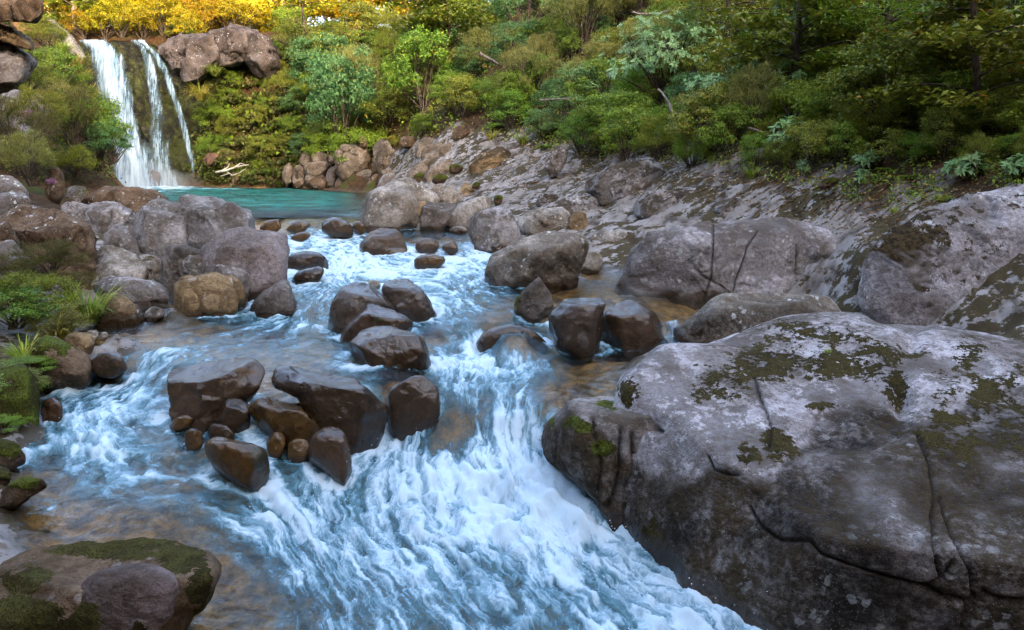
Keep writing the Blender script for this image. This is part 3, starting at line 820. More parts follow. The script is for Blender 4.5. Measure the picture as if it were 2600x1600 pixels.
RK('boulder','A',[(-60,1300),(60,1255),(150,1280),(220,1350),(260,1420),(200,1480),(-60,1480)],'bare brown boulder capped by green moss at the left edge',Y=8.45,tone='brown',wet=False,group=GL,mossy=((60,1010,60,20,.9),),facets=4)
RK('mossy_bank','D',[(-80,260),(20,190),(120,190),(195,240),(215,330),(205,430),(190,560),(120,640),(-80,650)],'thick green moss covered rock wall at the left edge of the stream',Y=7.85,tone='brown',group=GL,moss=.95,mossy=((30,1060,140,120,1.1),),cat='rock',D=.7,wetall=.2)
RK('mossy_bank','D',[(-80,560),(0,520),(90,560),(130,620),(100,680),(20,710),(-80,700)],'dark moss draped rock below the green moss wall',Y=6.95,tone='dark',group=GL,moss=.9,cat='rock',wetall=.4)
RK('mossy_bank','D',[(-80,700),(10,680),(50,720),(40,790),(-80,820)],'small mossy lump at the left frame edge over shallow water',Y=6.4,tone='dark',group=GL,moss=.9,cat='rock',wetall=.4)
RK('rock','D',[(-20,830),(30,760),(120,735),(210,735),(260,768),(160,805),(60,850)],'low moss furred rock in the shallows at the left edge',w=-1.37,tone='dark',group=GL,moss=.8,cat='rock',wetall=.3)
RK('rock','D',[(208,405),(222,340),(270,318),(325,360),(315,415),(250,428)],'small wet brown stone beside the moss wall',w=-1.16,tone='red',group=GL,cat='rock',wetall=.8,facets=3)
RK('boulder','T',[(-40,760),(0,670),(100,640),(220,635),(330,700),(350,780),(250,860),(0,860)],'grey outcrop with a rounded crest above the heath on the left bank',Y=28,tone='lilac',wet=False,group=GL)
RK('boulder','T',[(-60,850),(0,750),(60,755),(140,805),(250,900),(330,960),(200,1000),(-40,960)],'slanting grey slab half buried in the heath on the left bank',Y=26,tone='lilac',wet=False,group=GL)
# left cliff: stacked beds of rock
RK('cliff','T',[(-120,140),(-120,-120),(270,-120),(285,60),(280,170),(150,150),(0,130)],'dark overhanging cliff block at the top left corner',Y=30,tone='brown',wet=False,cat='cliff',D=.9,p=6,hmin=.7,facets=10,crag=2.2,ext=0,lichen=.2,speck=.0,group='beds of the left cliff')
RK('cliff','T',[(-120,330),(-100,150),(0,170),(130,210),(240,300),(235,355),(150,330),(0,260)],'tan layered ledge under the dark overhang in the left cliff',Y=30.2,tone='tan',wet=False,cat='cliff',D=1.2,p=6,hmin=.75,facets=10,crag=2.2,ext=0,strata=.08,lichen=.1,speck=.0,group='beds of the left cliff')
RK('cliff','T',[(-120,620),(-110,280),(0,270),(150,330),(235,360),(225,480),(170,590),(0,640)],'grey streaked lower face of the left cliff with shrubs at its foot',Y=31,tone='grey',wet=False,cat='cliff',D=1.0,p=6,hmin=.7,facets=10,crag=2.2,ext=0,lichen=.2,speck=.0,group='beds of the left cliff')

# ---- boulders in the stream
RK('boulder','B',[(1110,20),(1160,15),(1230,40),(1330,100),(1400,150),(1380,230),(1300,260),(1200,260),(1130,120)],'pale boulder lying just behind the largest pale boulder by the pool outlet',Y=27,tone='pale',wet=False,group=GR)
RK('boulder','B',[(825,260),(840,200),(890,130),(960,80),(1050,55),(1120,28),(1180,60),(1230,130),(1245,260),(1210,325),(1080,340),(940,330),(850,295)],'largest pale grey boulder at the pool outlet',film=0.35,flat=.84,w=-.1,tone='pale',group=GR,D=.8,facets=7)
RK('boulder','B',[(1300,85),(1350,55),(1450,60),(1550,90),(1580,160),(1500,200),(1390,180)],'tan flat topped boulder behind the pale ones at the outlet',Y=28,tone='pale',wet=False,group=GR,stain=.7)
RK('boulder','B',[(1520,80),(1560,38),(1610,55),(1655,110),(1600,160),(1550,140)],'small pointed boulder at the back of the outlet group',Y=28,tone='tan',wet=False,group=GR)
RK('boulder','B',[(1215,200),(1250,165),(1320,165),(1300,230),(1265,290),(1225,290)],'small brown stone wedged in the outlet boulders',Y=24,tone='tan',group=GR)
RK('boulder','B',[(1262,270),(1290,190),(1370,158),(1440,175),(1520,185),(1480,230),(1455,335),(1370,350),(1280,340)],'dark grey angular boulder among the pale outlet boulders',film=0.35,flat=.72,w=-.14,tone='grey',group=GR,facets=9,p=3.4)
RK('boulder','B',[(1448,310),(1465,240),(1530,190),(1630,145),(1740,130),(1772,185),(1720,240),(1660,300),(1610,350),(1530,355),(1455,345)],'smooth egg shaped grey boulder leaning right at the outlet',film=0.35,w=-.15,tone='pale',group=GR,facets=2,lichen=.3)
RK('boulder','B',[(1603,360),(1620,280),(1680,215),(1760,190),(1870,220),(1930,290),(1948,350),(1942,415),(1860,448),(1760,448),(1650,420)],'rounded lilac boulder with dark moss flecks by the shelf pool',film=0.35,w=-.22,tone='lilac',group=GR,facets=4,speck=.7)
RK('rock','B',[(1448,372),(1480,340),(1550,335),(1592,362),(1550,380),(1480,380)],'small flat grey stone in the shelf pool',w=-.16,tone='grey',group=GM,cat='rock')
RK('boulder','B',[(1718,620),(1745,550),(1830,450),(1950,395),(2100,380),(2250,378),(2380,400),(2403,470),(2380,570),(2310,650),(2200,700),(2080,715),(1880,690),(1760,655)],'long pale topped boulder with brown underside beside the quiet water',flat=.84,w=-.55,tone='pale',group=GR,D=.8,facets=5,stain=.6,browns=((1400,680,150,40,.8),),p=2.4)
RK('rock','C',[(325,420),(340,370),(380,350),(430,370),(437,400),(412,445),(360,460),(330,445)],'small pale round stone between the long boulder and the cracked slab',Y=15.6,tone='pale',group=GR,cat='rock',facets=3)
RK('rock','B',[(1733,480),(1780,448),(1840,455),(1810,500),(1760,520)],'small wet dark rock in front of the flecked lilac boulder',w=-.38,tone='dark',group=GM,cat='rock',wetall=.8)
RK('boulder','B',[(843,440),(880,385),(960,355),(1040,348),(1100,360),(1150,420),(1184,480),(1140,500),(1050,505),(930,500),(850,485)],'wet brown boulder splitting the upper rapids',flat=.84,w=-.38,tone='brown',group=GM,wetall=.55,facets=4)
RK('rock','B',[(1223,475),(1240,430),(1300,413),(1370,430),(1398,465),(1350,495),(1270,495)],'small wet stone right of the brown boulder in the upper rapids',w=-.32,tone='brown',group=GM,cat='rock',wetall=.7,facets=3)
RK('rock','B',[(1400,480),(1440,440),(1500,438),(1525,490),(1470,505)],'golden stone under thin water in the upper rapids',w=-.33,tone='gold',group=GM,cat='rock',wetall=1,facets=3)
RK('rock','B',[(1200,580),(1260,535),(1370,525),(1450,562),(1360,605),(1260,610)],'brown stone awash in the middle of the white rapids',w=-.44,tone='gold',group=GM,cat='rock',wetall=1,facets=3)
RK('boulder','B',[(338,575),(370,530),(450,510),(560,512),(620,550),(643,595),(590,615),(440,618),(345,612)],'flat wet black brown boulder beside the pink block',w=-.46,tone='dark',group=GM,wetall=.9,facets=2,p=2.4)
RK('boulder','B',[(378,685),(430,640),(530,615),(590,620),(613,662),(580,706),(480,718),(400,712)],'smaller wet black boulder below the flat one beside the pink block',w=-.55,tone='dark',group=GM,wetall=.9,facets=2,p=2.4)
RK('rock','B',[(580,350),(590,300),(650,270),(730,280),(790,330),(805,362),(700,370)],'brown rock under the smooth sheet at the pool lip',w=-.1,tone='brown',group=GM,cat='rock',wetall=.9,facets=3)
RK('boulder','B',[(633,900),(690,800),(750,740),(840,713),(930,730),(1010,790),(1095,850),(1060,930),(900,960),(720,1000),(640,992)],'left dark grey boulder of the midstream cluster',flat=.84,w=-.7,tone='grey',group=GM,facets=4,D=.9,lichen=.1,wetall=.7)
RK('boulder','B',[(985,775),(1040,710),(1110,683),(1190,710),(1270,760),(1330,840),(1374,900),(1280,935),(1100,900),(1020,840)],'right dark grey boulder of the midstream cluster',flat=.84,w=-.66,tone='grey',group=GM,facets=4,lichen=.1,wetall=.7)
RK('boulder','B',[(1098,880),(1140,820),(1200,808),(1260,850),(1345,890),(1355,915),(1240,948),(1160,942)],'small grey boulder at the foot of the midstream pair',w=-.68,tone='grey',group=GM,facets=3,lichen=.1)
RK('rock','B',[(893,718),(930,703),(988,715),(985,755),(940,755)],'tiny pale stone wedged behind the midstream boulders',Y=12.6,tone='pale',group=GM,cat='rock',facets=2)
RK('boulder','B',[(718,1055),(780,950),(860,890),(960,866),(1050,885),(1120,920),(1180,970),(1220,1008),(1080,1050),(950,1070),(850,1090),(760,1078)],'reddish brown boulder in the middle of the midstream cluster',flat=.84,w=-.78,tone='red',group=GM,facets=5,wetall=.75,mossy=((960,810,12,8,.9),))
RK('boulder','B',[(712,1168),(830,1100),(870,1050),(960,1023),(1060,1035),(1160,1060),(1250,1090),(1320,1150),(1350,1195),(1290,1238),(1100,1255),(960,1260),(880,1222),(780,1188)],'brown boulder with a pointed left end, lowest of the midstream cluster',flat=.84,w=-.86,tone='brown',group=GM,facets=5,wetall=.75,lichen=.05)
RK('rock','B',[(1902,915),(1920,840),(1980,770),(2040,720),(2075,688),(2110,730),(2160,820),(2190,885),(2100,915),(1980,928)],'pyramid shaped grey rock pointing up in the stream',w=-.63,tone='grey',group=GM,cat='rock',p=3.0,facets=7,D=.9,mossy=((1315,765,14,20,.9),))
RK('boulder','C',[(175,660),(240,600),(320,560),(400,545),(452,570),(440,640),(400,745),(360,778),(260,778),(215,728)],'wet angular grey boulder right of the pyramid rock',flat=.72,w=-.78,tone='grey',group=GM,p=3.4,facets=8,wetall=.75)
RK('boulder','C',[(418,735),(440,660),(490,610),(560,588),(620,605),(680,650),(733,740),(745,778),(650,800),(560,792),(470,762)],'brown rounded boulder damming the quiet water beside the long pale rock',flat=.84,w=-.98,tone='brown',group=GM,facets=4,wetall=.75)
RK('boulder','C',[(788,745),(800,690),(870,620),(960,572),(1080,555),(1250,560),(1430,565),(1560,600),(1650,680),(1500,740),(1300,760),(1180,770),(1040,790),(920,812),(830,805)],'long pale whale backed boulder between slab and mossy foreground rock',flat=.84,w=-.98,tone='pale',group=GR,D=.55,p=2.6,facets=4,browns=((1800,830,130,50,1.0),(2000,800,120,40,.5)))
RK('rock','B',[(1640,1140),(1690,1060),(1800,1018),(1920,1008),(2060,1045),(2140,1125),(2100,1170),(1900,1180),(1740,1190)],'golden brown wet rock in the current right of midstream',w=-1.02,tone='gold',group=GM,cat='rock',wetall=1,facets=2,p=3.2,D=.7)
RK('rock','B',[(1040,1500),(1055,1410),(1130,1365),(1230,1355),(1330,1375),(1390,1430),(1398,1560),(1230,1600),(1060,1590)],'dark wet block standing at the central step',ext=.9,w=-1.2,tone='dark',group=GM,cat='rock',wetall=1,facets=3,p=4,D=.6)
RK('boulder','D',[(848,265),(860,222),(910,190),(1080,160),(1240,143),(1290,180),(1325,240),(1270,280),(1120,330),(1020,388),(920,412),(880,378)],'flat topped brown block at the left of the lower steps',flat=.72,w=-1.18,tone='brown',group=GM,p=3.6,facets=5,wetall=.75,D=.7,lichen=.0)
RK('boulder','D',[(1398,232),(1430,180),(1480,158),(1600,165),(1760,210),(1880,250),(1955,300),(1965,345),(1905,440),(1820,478),(1700,458),(1620,395),(1540,318),(1440,275)],'long dark brown boulder slanting down beside the central step',flat=.72,w=-1.26,tone='dark',group=GM,p=3.0,facets=5,wetall=.75,D=.6)
RK('boulder','D',[(1278,372),(1320,340),(1420,330),(1530,345),(1620,420),(1660,475),(1600,497),(1490,492),(1380,462),(1300,415)],'golden brown wet boulder under the long dark one',flat=.84,w=-1.24,tone='gold',group=GM,p=3.0,facets=4,wetall=.7)
RK('rock','D',[(1105,415),(1120,350),(1180,328),(1250,340),(1283,400),(1273,455),(1200,478),(1140,448)],'dark knobbed stone left of the golden boulder',w=-1.22,tone='dark',group=GM,cat='rock',wetall=1)
RK('boulder','D',[(1572,605),(1590,530),(1640,478),(1710,468),(1760,498),(1793,580),(1803,685),(1770,698),(1680,650),(1600,628)],'upright egg shaped olive boulder at the edge of the white plunge',w=-1.5,tone='brown',group=GM,facets=3,wetall=1,p=2.6)
RK('rock','D',[(1058,495),(1090,450),(1150,448),(1212,502),(1180,525),(1080,518)],'small dark rounded stone below the knobbed one',w=-1.24,tone='dark',group=GM,cat='rock',wetall=1,facets=2)
RK('rock','D',[(938,505),(980,478),(1032,490),(1043,545),(1000,575),(950,550)],'small amber stone left of the dark rounded one',w=-1.26,tone='gold',group=GM,cat='rock',wetall=1,facets=2)
RK('rock','D',[(1040,560),(1130,520),(1260,555),(1340,575),(1385,650),(1340,705),(1290,718),(1200,690),(1080,640)],'mossy golden rock with water sliding over its back',w=-1.42,tone='gold',group=GM,cat='rock',wetall=.9,facets=3,mossy=((655,1160,25,30,.9),))
RK('rock','D',[(1465,595),(1490,540),(1550,528),(1593,560),(1572,615),(1510,627)],'round amber stone touching the upright egg shaped boulder',w=-1.4,tone='gold',group=GM,cat='rock',wetall=1,facets=2)
RK('rock','D',[(1358,555),(1400,490),(1462,508),(1455,575),(1390,605)],'yellowish stone under running water left of the round amber one',w=-1.38,tone='gold',group=GM,cat='rock',wetall=1,facets=2)
RK('rock','D',[(860,455),(900,420),(960,410),(1000,425),(960,465),(890,475)],'thin amber stone just below the flat topped block',w=-1.2,tone='gold',group=GM,cat='rock',wetall=1,facets=2)
RK('boulder','D',[(-120,1300),(40,1180),(200,1090),(340,1040),(560,1025),(700,1028),(850,1050),(960,1100),(1040,1180),(1080,1250),(1020,1360),(900,1500),(800,1650),(-120,1650)],'broad moss ringed boulder at the bottom left corner',Y=4.85,flat=.55,tone='brown',green=.3,ext=.1,crag=.5,group=GM,D=.6,p=2.6,facets=3,wetall=0,lichen=.2,speck=.3,
   mossy=((210,1390,110,22,1.1),(340,1375,130,25,1.1),(460,1420,70,40,1.1),(500,1480,40,90,1.0),(60,1470,80,40,.9),(300,1405,90,22,1.0),(60,1560,140,50,1.0),(180,1590,60,40,1.0)))
RK('boulder','D',[(345,1400),(380,1310),(450,1240),(560,1190),(680,1168),(800,1180),(900,1230),(955,1285),(945,1370),(870,1470),(760,1540),(640,1600),(480,1600),(380,1500)],'smooth purple grey dome rising from the moss ringed boulder',Y=4.6,ext=.1,crag=.2,tone='mauve',group=GM,D=.7,p=2.4,facets=1,wet=False,lichen=.05,speck=.15,amp=.03,stain=.15,chip=0,green=.3,mossy=((200,1580,60,60,1.0),(350,1590,30,20,.9)))
RK('rock','B',[(150, 340), (200, 300), (300, 285), (330, 330), (250, 360)],'first amber stone under the sliding water at the pool lip',w=-.12,tone='gold',group=GM,cat='rock',wetall=1,facets=3,D=.7)
RK('rock','B',[(330, 345), (380, 310), (470, 290), (520, 330), (430, 365)],'second amber stone under the sliding water at the pool lip',w=-.12,tone='gold',group=GM,cat='rock',wetall=1,facets=3,D=.7)
RK('rock','B',[(780, 345), (830, 290), (880, 310), (900, 350), (840, 365)],'third amber stone at the pool lip touching the largest pale boulder',w=-.12,tone='gold',group=GM,cat='rock',wetall=1,facets=3,D=.7)
RK('rock','B',[(360, 410), (420, 380), (500, 375), (520, 405), (440, 425)],'amber stone awash just below the pool lip',w=-.12,tone='gold',group=GM,cat='rock',wetall=1,facets=3,D=.7)
# ---- right bank slabs
RK('rock_slab','C',[(395,500),(450,400),(520,300),(580,258),(720,268),(850,200),(950,180),(1100,190),(1300,200),(1450,255),(1600,300),(1700,370),(1730,450),(1740,560),(1720,700),(1400,720),(900,640),(780,605),(600,560),(480,515)],'smooth bedrock slab with three thin vertical cracks on the right bank',film=0.1,Y=14.0,tone='slab',sub=7,group=GR,cat='rock',flat=.8,D=.5,p=3.0,facets=7,lichen=.5,speck=.5,
   cracks=((crop('C',[(955,180),(965,260),(960,380),(950,480),(915,590)]),3.0,.05),(crop('C',[(1180,260),(1130,330),(1095,440),(1060,550)]),2.6,.04),(crop('C',[(1370,320),(1365,420),(1370,520)]),2.2,.03),(crop('C',[(940,340),(870,380),(800,420)]),1.8,.02)),
   browns=((1700,700,160,40,.6),(1560,690,60,50,.6)),dents=((1660,640,60,60,.08),(1900,690,80,50,.08)))
RK('rock_slab','C',[(1690,560),(1680,400),(1760,300),(1900,230),(2100,140),(2300,90),(2700,20),(2800,400),(2700,760),(2300,760),(1950,740),(1780,660)],'sloping striated bedrock at the right edge with dark moss lines',film=0.0,Y=11.3,tone='slab',flat=.9,sub=7,group=GR,cat='rock',D=.45,p=3.2,facets=5,lichen=.7,speck=1.0,crag=.7)
RK('rock_slab','C',[(920,180),(1020,105),(1200,118),(1350,130),(1430,180),(1420,240),(1200,260),(980,240)],'flat bluish slab lying above the cracked bedrock',Y=16.4,tone='lilac',wet=False,group=GR,cat='rock',speck=.8,facets=6,D=.5)
RK('rock','C',[(1350,200),(1400,150),(1480,140),(1525,190),(1500,260),(1420,260)],'smooth bluish knob right of the flat bluish slab',Y=15.3,tone='lilac',wet=False,group=GR,cat='rock',facets=3,speck=.2)
RK('rock_slab','C',[(1490,280),(1600,205),(1750,195),(1880,230),(1830,330),(1700,360),(1580,340)],'mossy low hump of bedrock left of the striated slope',Y=14,tone='lilac',wet=False,group=GR,cat='rock',speck=1.0)
RK('rock_slab','C',[(20,250),(60,180),(150,150),(260,160),(310,200),(300,290),(120,310)],'pale sandy ledge behind the long pale topped boulder',Y=19.5,tone='pale',wet=False,group=GR,cat='rock',stain=.6,speck=.5)
RK('rock','C',[(255,270),(285,175),(335,152),(370,220),(360,290),(300,300)],'brown upright hump at the end of the sandy ledge',Y=18.8,tone='tan',wet=False,group=GR,cat='rock')
RK('rock_slab','C',[(350,330),(380,280),(460,255),(560,260),(560,320),(470,380),(390,380)],'pale sloping rock left of the cracked slab',Y=17,tone='pale',wet=False,group=GR,cat='rock',stain=.6)
for pts, Y, tn, lab in (
  ([(880,1150),(1000,1060),(1150,1010),(1230,1020),(1200,1100),(1000,1180)],32,'tan','slanting brown slab just under the shrubs at the far end of the right bank'),
  ([(1430,1140),(1480,1040),(1550,990),(1605,1020),(1580,1100),(1490,1170)],25.5,'lilac','lilac rock tilted up under the leaning shrubs'),
  ([(950,1230),(1000,1165),(1065,1180),(1060,1270),(980,1280)],32,'tan','brown knob on the slope above the outlet boulders'),
  ([(1370,1390),(1440,1325),(1530,1335),(1540,1400),(1440,1430)],22.5,'lilac','smooth bluish hump low on the right slope'),
  ([(1700,1250),(1850,1150),(2000,1110),(2200,1080),(2300,1150),(2200,1260),(1950,1330),(1750,1340)],20.5,'lilac','wide pitted bedrock shoulder below the forest edge'),
  ([(1300,1480),(1450,1400),(1700,1340),(1900,1340),(2000,1420),(1800,1500),(1500,1540)],20.5,'lilac','long flat bedrock ledge above the rounded lilac boulder'),
  ([(1150,1380),(1250,1270),(1400,1230),(1500,1240),(1400,1330),(1250,1420)],26,'tan','tan slab streaming with dry moss on the right slope'),
  ([(2000,1420),(2150,1330),(2400,1290),(2550,1340),(2500,1440),(2200,1480)],18,'lilac','broad grey ledge in front of the pitted shoulder')):
    RK('rock_slab','U',pts,lab,Y=Y,tone=tn,wet=False,group=GR,cat='rock',speck=.9,D=.7,facets=7)
# far shore pile
for cr, pts, Y, tn, lab in (
  ('W',[(1140,1290),(1160,1200),(1230,1130),(1270,1150),(1260,1300),(1190,1340)],50.5,'tan','leaning brown stone where the far shore pile begins'),
  ('W',[(1270,1320),(1270,1210),(1340,1150),(1400,1200),(1400,1340),(1330,1350)],50,'tan','moss edged square stone in the far shore pile'),
  ('W',[(1340,1110),(1370,1050),(1430,1030),(1480,1080),(1450,1140),(1370,1140)],50,'tan','white flecked stone on top of the far shore pile, left'),
  ('W',[(1470,1110),(1480,1040),(1560,1020),(1640,1040),(1645,1110),(1560,1130)],49.5,'tan','flat grey topped stone on the far shore pile'),
  ('W',[(1390,1210),(1430,1140),(1560,1125),(1700,1140),(1690,1210),(1560,1250),(1430,1250)],49.2,'tan','wide fissured stone in the middle of the far shore pile'),
  ('W',[(1460,1360),(1480,1310),(1560,1270),(1630,1300),(1650,1370),(1560,1400),(1480,1400)],48,'brown','round grey boulder at the waterline of the far pool shore'),
  ('W',[(1625,1290),(1660,1200),(1740,1180),(1770,1240),(1740,1340),(1690,1370)],48.6,'grey','smooth grey leaf shaped stone in the far shore pile'),
  ('W',[(1400,1300),(1440,1240),(1530,1250),(1560,1290),(1480,1330),(1410,1350)],48.8,'tan','low brown stone above the round far boulder'),
  ('W',[(1270,1385),(1300,1345),(1350,1345),(1375,1385),(1330,1400)],49,'dark','small dark wet stone at the far waterline'),
  ('W',[(1650,1100),(1660,1050),(1720,1050),(1740,1100),(1700,1130)],49.5,'tan','small squared stone between flat topped and knobbly far rocks'),
  ('W',[(1720,1370),(1760,1310),(1850,1290),(1900,1330),(1890,1390),(1800,1400)],47.2,'tan','broad tan boulder on the far waterline'),
  ('W',[(1880,1380),(1920,1300),(2000,1250),(2100,1200),(2140,1260),(2080,1340),(2040,1400),(1960,1410)],46,'tan','sloping brown boulder on the far waterline nearest the outlet'),
  ('W',[(2000,1210),(2040,1150),(2070,1180),(2060,1230),(2010,1250)],47,'tan','narrow stone standing behind the sloping far boulder'),
  ('W',[(1960,920),(1980,860),(2020,840),(2070,880),(2080,930),(2010,950)],47,'brown','brown stone poking out of the pale grass'),
  ('W',[(2170,1030),(2190,930),(2240,890),(2320,900),(2380,1000),(2390,1120),(2330,1200),(2260,1240),(2210,1200)],44,'tan','tall weathered stone right of the pale grass'),
  ('W',[(2050,1400),(2100,1330),(2180,1240),(2220,1280),(2190,1350),(2130,1410)],43.5,'brown','dark stone sloping into the pool below the tall weathered one'),
  ('W',[(2130,1160),(2150,1120),(2190,1130),(2210,1200),(2170,1230)],44.5,'brown','small shadowed stone at the foot of the tall weathered one'),
  ('W',[(2230,1250),(2280,1210),(2350,1220),(2400,1260),(2330,1290),(2250,1300)],42,'tan','rounded stone between tall weathered stone and outlet boulders'),
  ('W',[(2190,1390),(2240,1290),(2330,1250),(2420,1270),(2450,1360),(2330,1420),(2220,1420)],39,'lilac','white spotted boulder just behind the largest outlet boulder'),
  ('W',[(270,1100),(320,1040),(420,1030),(480,1060),(440,1110),(330,1130)],53,'red','reddish slab at the foot of the moss wall beside the waterfall'),
  ('W',[(550,1310),(580,1250),(640,1230),(710,1290),(660,1340),(580,1340)],52,'brown','brown boulder under the bleached driftwood'),
  ('W',[(750,1300),(780,1270),(850,1280),(850,1320),(780,1330)],51.6,'brown','low stone at the waterline right of the driftwood'),
  ('W',[(490,1200),(520,1120),(590,1110),(650,1160),(600,1220),(520,1240)],53,'brown','dark stone behind the bleached driftwood'),
  ('W',[(985,940),(1000,880),(1040,860),(1085,900),(1080,980),(1020,1060),(985,1020)],54,'lilac','white streaked rock poking from the leafy wall'),
  ('W',[(1380,720),(1400,670),(1450,670),(1470,710),(1420,740)],54,'grey','small bare rock high in the leafy wall'),
  ):
    RK('boulder' if 'boulder' in lab else 'rock',cr,pts,lab,Y=Y,tone='dun' if tn == 'tan' else tn,wet=(max(q[1] for q in pts)>1340),group=GF,cat='boulder' if 'boulder' in lab else 'rock',D=.9,facets=8,p=3.6,hmin=.74,sub=5,speck=.2,ext=.5,crag=1.3)
kf = RK('knobbly_boulder','W',[(1710,1060),(1760,950),(1900,935),(2060,960),(2110,1040),(2090,1150),(1960,1230),(1850,1270),(1760,1210),(1730,1120)],'knobbly far boulder made of rounded lobes below the pale grass',Y=47.5,tone='dun',wet=False,group=GF,sub=4)
for i,(a,b,ra,rb) in enumerate([(1780,1040,60,55),(1870,1090,60,80),(1960,1010,90,45),(2010,1090,60,70),(1920,1160,55,50),(1830,1190,60,60),(1780,1130,50,50),(1850,970,80,35)]):
    t=np.linspace(0,2*math.pi,8)[:-1]
    make_rock('lobe',None,None,crop('W',[(a+ra*math.cos(q),b+rb*math.sin(q)) for q in t]),Y=46.9,tone='dun',D=.9,p=2.4,facets=2,seed=350+i,amp=.04,parent=kf,sub=3,wet=False)
for pts, Y, tn, lab in (
  ([(800,930),(830,870),(880,860),(930,890),(920,940),(850,960)],38,'brown','dark rounded rock under the shrubs at the top of the far slope'),
  ([(430,990),(470,940),(540,938),(565,970),(500,1010)],42,'brown','brown rock half hidden in grass above the tall weathered one'),
  ([(540,1040),(580,960),(680,950),(700,1000),(640,1060),(580,1080)],40,'tan','brown crag above the slanting far slabs'),
  ([(600,1100),(640,1000),(760,970),(870,1000),(880,1080),(760,1170),(660,1190)],38,'tan','folded tan outcrop with a hollow at its left end'),
  ([(470,1240),(520,1140),(640,1090),(680,1130),(560,1260)],36,'tan','first slanting rib of rock below the folded outcrop'),
  ([(570,1260),(640,1160),(760,1090),(830,1110),(700,1230),(620,1280)],35,'tan','second slanting rib of rock below the folded outcrop'),
  ([(880,1060),(900,1010),(950,1010),(960,1060),(920,1090)],37,'brown','small dark rock beside the folded outcrop'),
  ([(930,980),(950,900),(1000,880),(1060,930),(1060,1020),(980,1040)],38,'brown','dark split rock with moss under the forest edge')):
    RK('rock','U',pts,lab,Y=Y,tone='dun' if tn == 'tan' else tn,wet=False,group=GF,cat='rock',D=.9,facets=7,sub=5,speck=.3)
# rock crest right of the fall
for pts, Yq, lab in (
  ([(1080,330),(1180,280),(1250,245),(1330,300),(1310,440),(1240,520),(1160,430)],56.2,'lowest left block of the outcrop right of the waterfall lip'),
  ([(1230,310),(1300,240),(1420,232),(1500,260),(1490,400),(1400,500),(1310,600),(1240,480)],55.8,'tall tan streaked block of the outcrop right of the waterfall'),
  ([(1400,310),(1480,220),(1560,190),(1700,185),(1770,230),(1750,360),(1600,450),(1460,430)],56.6,'highest flat topped block of the outcrop right of the waterfall'),
  ([(1660,270),(1720,195),(1810,210),(1885,320),(1900,470),(1790,520),(1680,430)],56.0,'right hand jointed block of the outcrop under the bushes')):
    RK('outcrop','T',pts,lab,Y=Yq,tone='crag',wet=False,cat='rock',D=.8,p=5,hmin=.7,facets=10,crag=1.5,chip=.9,ext=0,lichen=.5,speck=.1,strata=.1,sub=5,group='blocks of the outcrop')
RK('outcrop','T',[(290,110),(340,120),(420,190),(540,285),(600,360),(560,380),(460,300),(380,240)],'narrow purple grey rib of rock slanting down to the waterfall lip',Y=54,tone='lilac',wet=False,cat='rock',D=1.2,facets=5)

# ---- the mossy giant in the right foreground
giant = [(1575,1000),(1612,962),(1650,912),(1695,885),(1806,868),(1862,846),(1935,829),(1975,815),(2060,806),(2145,822),(2200,838),(2300,852),(2350,842),(2420,840),(2500,855),(2650,880),(2900,960),(3000,1300),(2950,1750),(2300,1800),(1950,1650),(1820,1580),(1640,1500),(1555,1415),(1548,1300),(1560,1200),(1570,1100)]
crk = ((crop('E',[(1110,440),(1145,520),(1165,600),(1150,680)]),2.5,.03),(crop('E',[(1090,370),(1110,440)]),3,.03),(crop('E',[(1840,630),(1890,760),(1915,900),(1905,1000),(1915,1120),(1935,1260)]),3.0,.04),
       (crop('E',[(1060,950),(1130,1050),(1210,1105),(1350,1105),(1400,1165),(1600,1240),(1770,1290),(1870,1320)]),2.4,.035),(crop('E',[(1870,1320),(1950,1280),(2000,1200)]),3,.04),
       (crop('E',[(1870,1320),(1960,1370),(2080,1395),(2110,1370)]),4,.06),(crop('E',[(2080,1395),(2040,1512)]),4,.06),(crop('E',[(1940,920),(1980,1050),(2080,1250),(2090,1390)]),3,.04),(crop('E',[(2140,1340),(2200,1380),(2312,1390)]),4,.05),
       (crop('E',[(880,720),(900,780),(960,800),(1010,800)]),2.5,.03),(crop('E',[(520,570),(600,590),(660,610)]),4,.05))
mo = [(1160,300,130,60,.95),(1330,160,160,40,.75),(960,400,80,50,.85),(1420,300,90,50,.9),(1640,300,90,70,.9),(1740,400,50,60,1.0),(1700,250,120,40,.6),(1500,190,100,40,.7),(2060,260,60,50,.8),(1960,420,60,60,.6),(1190,660,50,50,1.0),(1060,720,40,40,.9),(1250,690,30,30,.8),(1430,500,70,12,.9),(1380,370,60,14,.7),(1960,620,150,90,.7),(2200,520,120,140,.75),(530,430,40,50,.9),(620,1130,35,80,1.0),(505,990,18,60,1.0),(870,330,40,18,.6),(860,440,40,30,.7)]
x0, y0, k = CROP['E']
mo = [(x0 + a / k, y0 + b / k, 1.6 * ra / k, 1.6 * rb / k, v * .78) for a, b, ra, rb, v in mo]
crk = tuple((l, w * 1.9, dp * 1.3) for l, w, dp in crk)
br = [(x0 + a / k, y0 + b / k, ra / k, rb / k, v) for a, b, ra, rb, v in [(1000,1000,420,220,.75),(1300,1250,700,250,1.0),(1500,620,330,110,.9),(1800,750,150,250,.8),(2150,800,220,500,1.0),(900,1400,420,100,1.0),(780,800,140,90,.5)]]
dn = [(x0 + a / k, y0 + b / k, ra / k, rb / k, v) for a, b, ra, rb, v in [(1450,640,260,70,.14),(1250,900,300,150,.10),(1700,960,90,200,-.07),(1100,250,120,70,.05),(1760,450,40,110,.12),(1800,210,50,60,.10),(600,580,120,30,.08),(1600,1050,200,120,.06)]]
top0 = atY(2000, 900, 7.4); lface = np.array([1.22, 6.4, -1.78]); fface = atY(2250, 1500, 4.5)
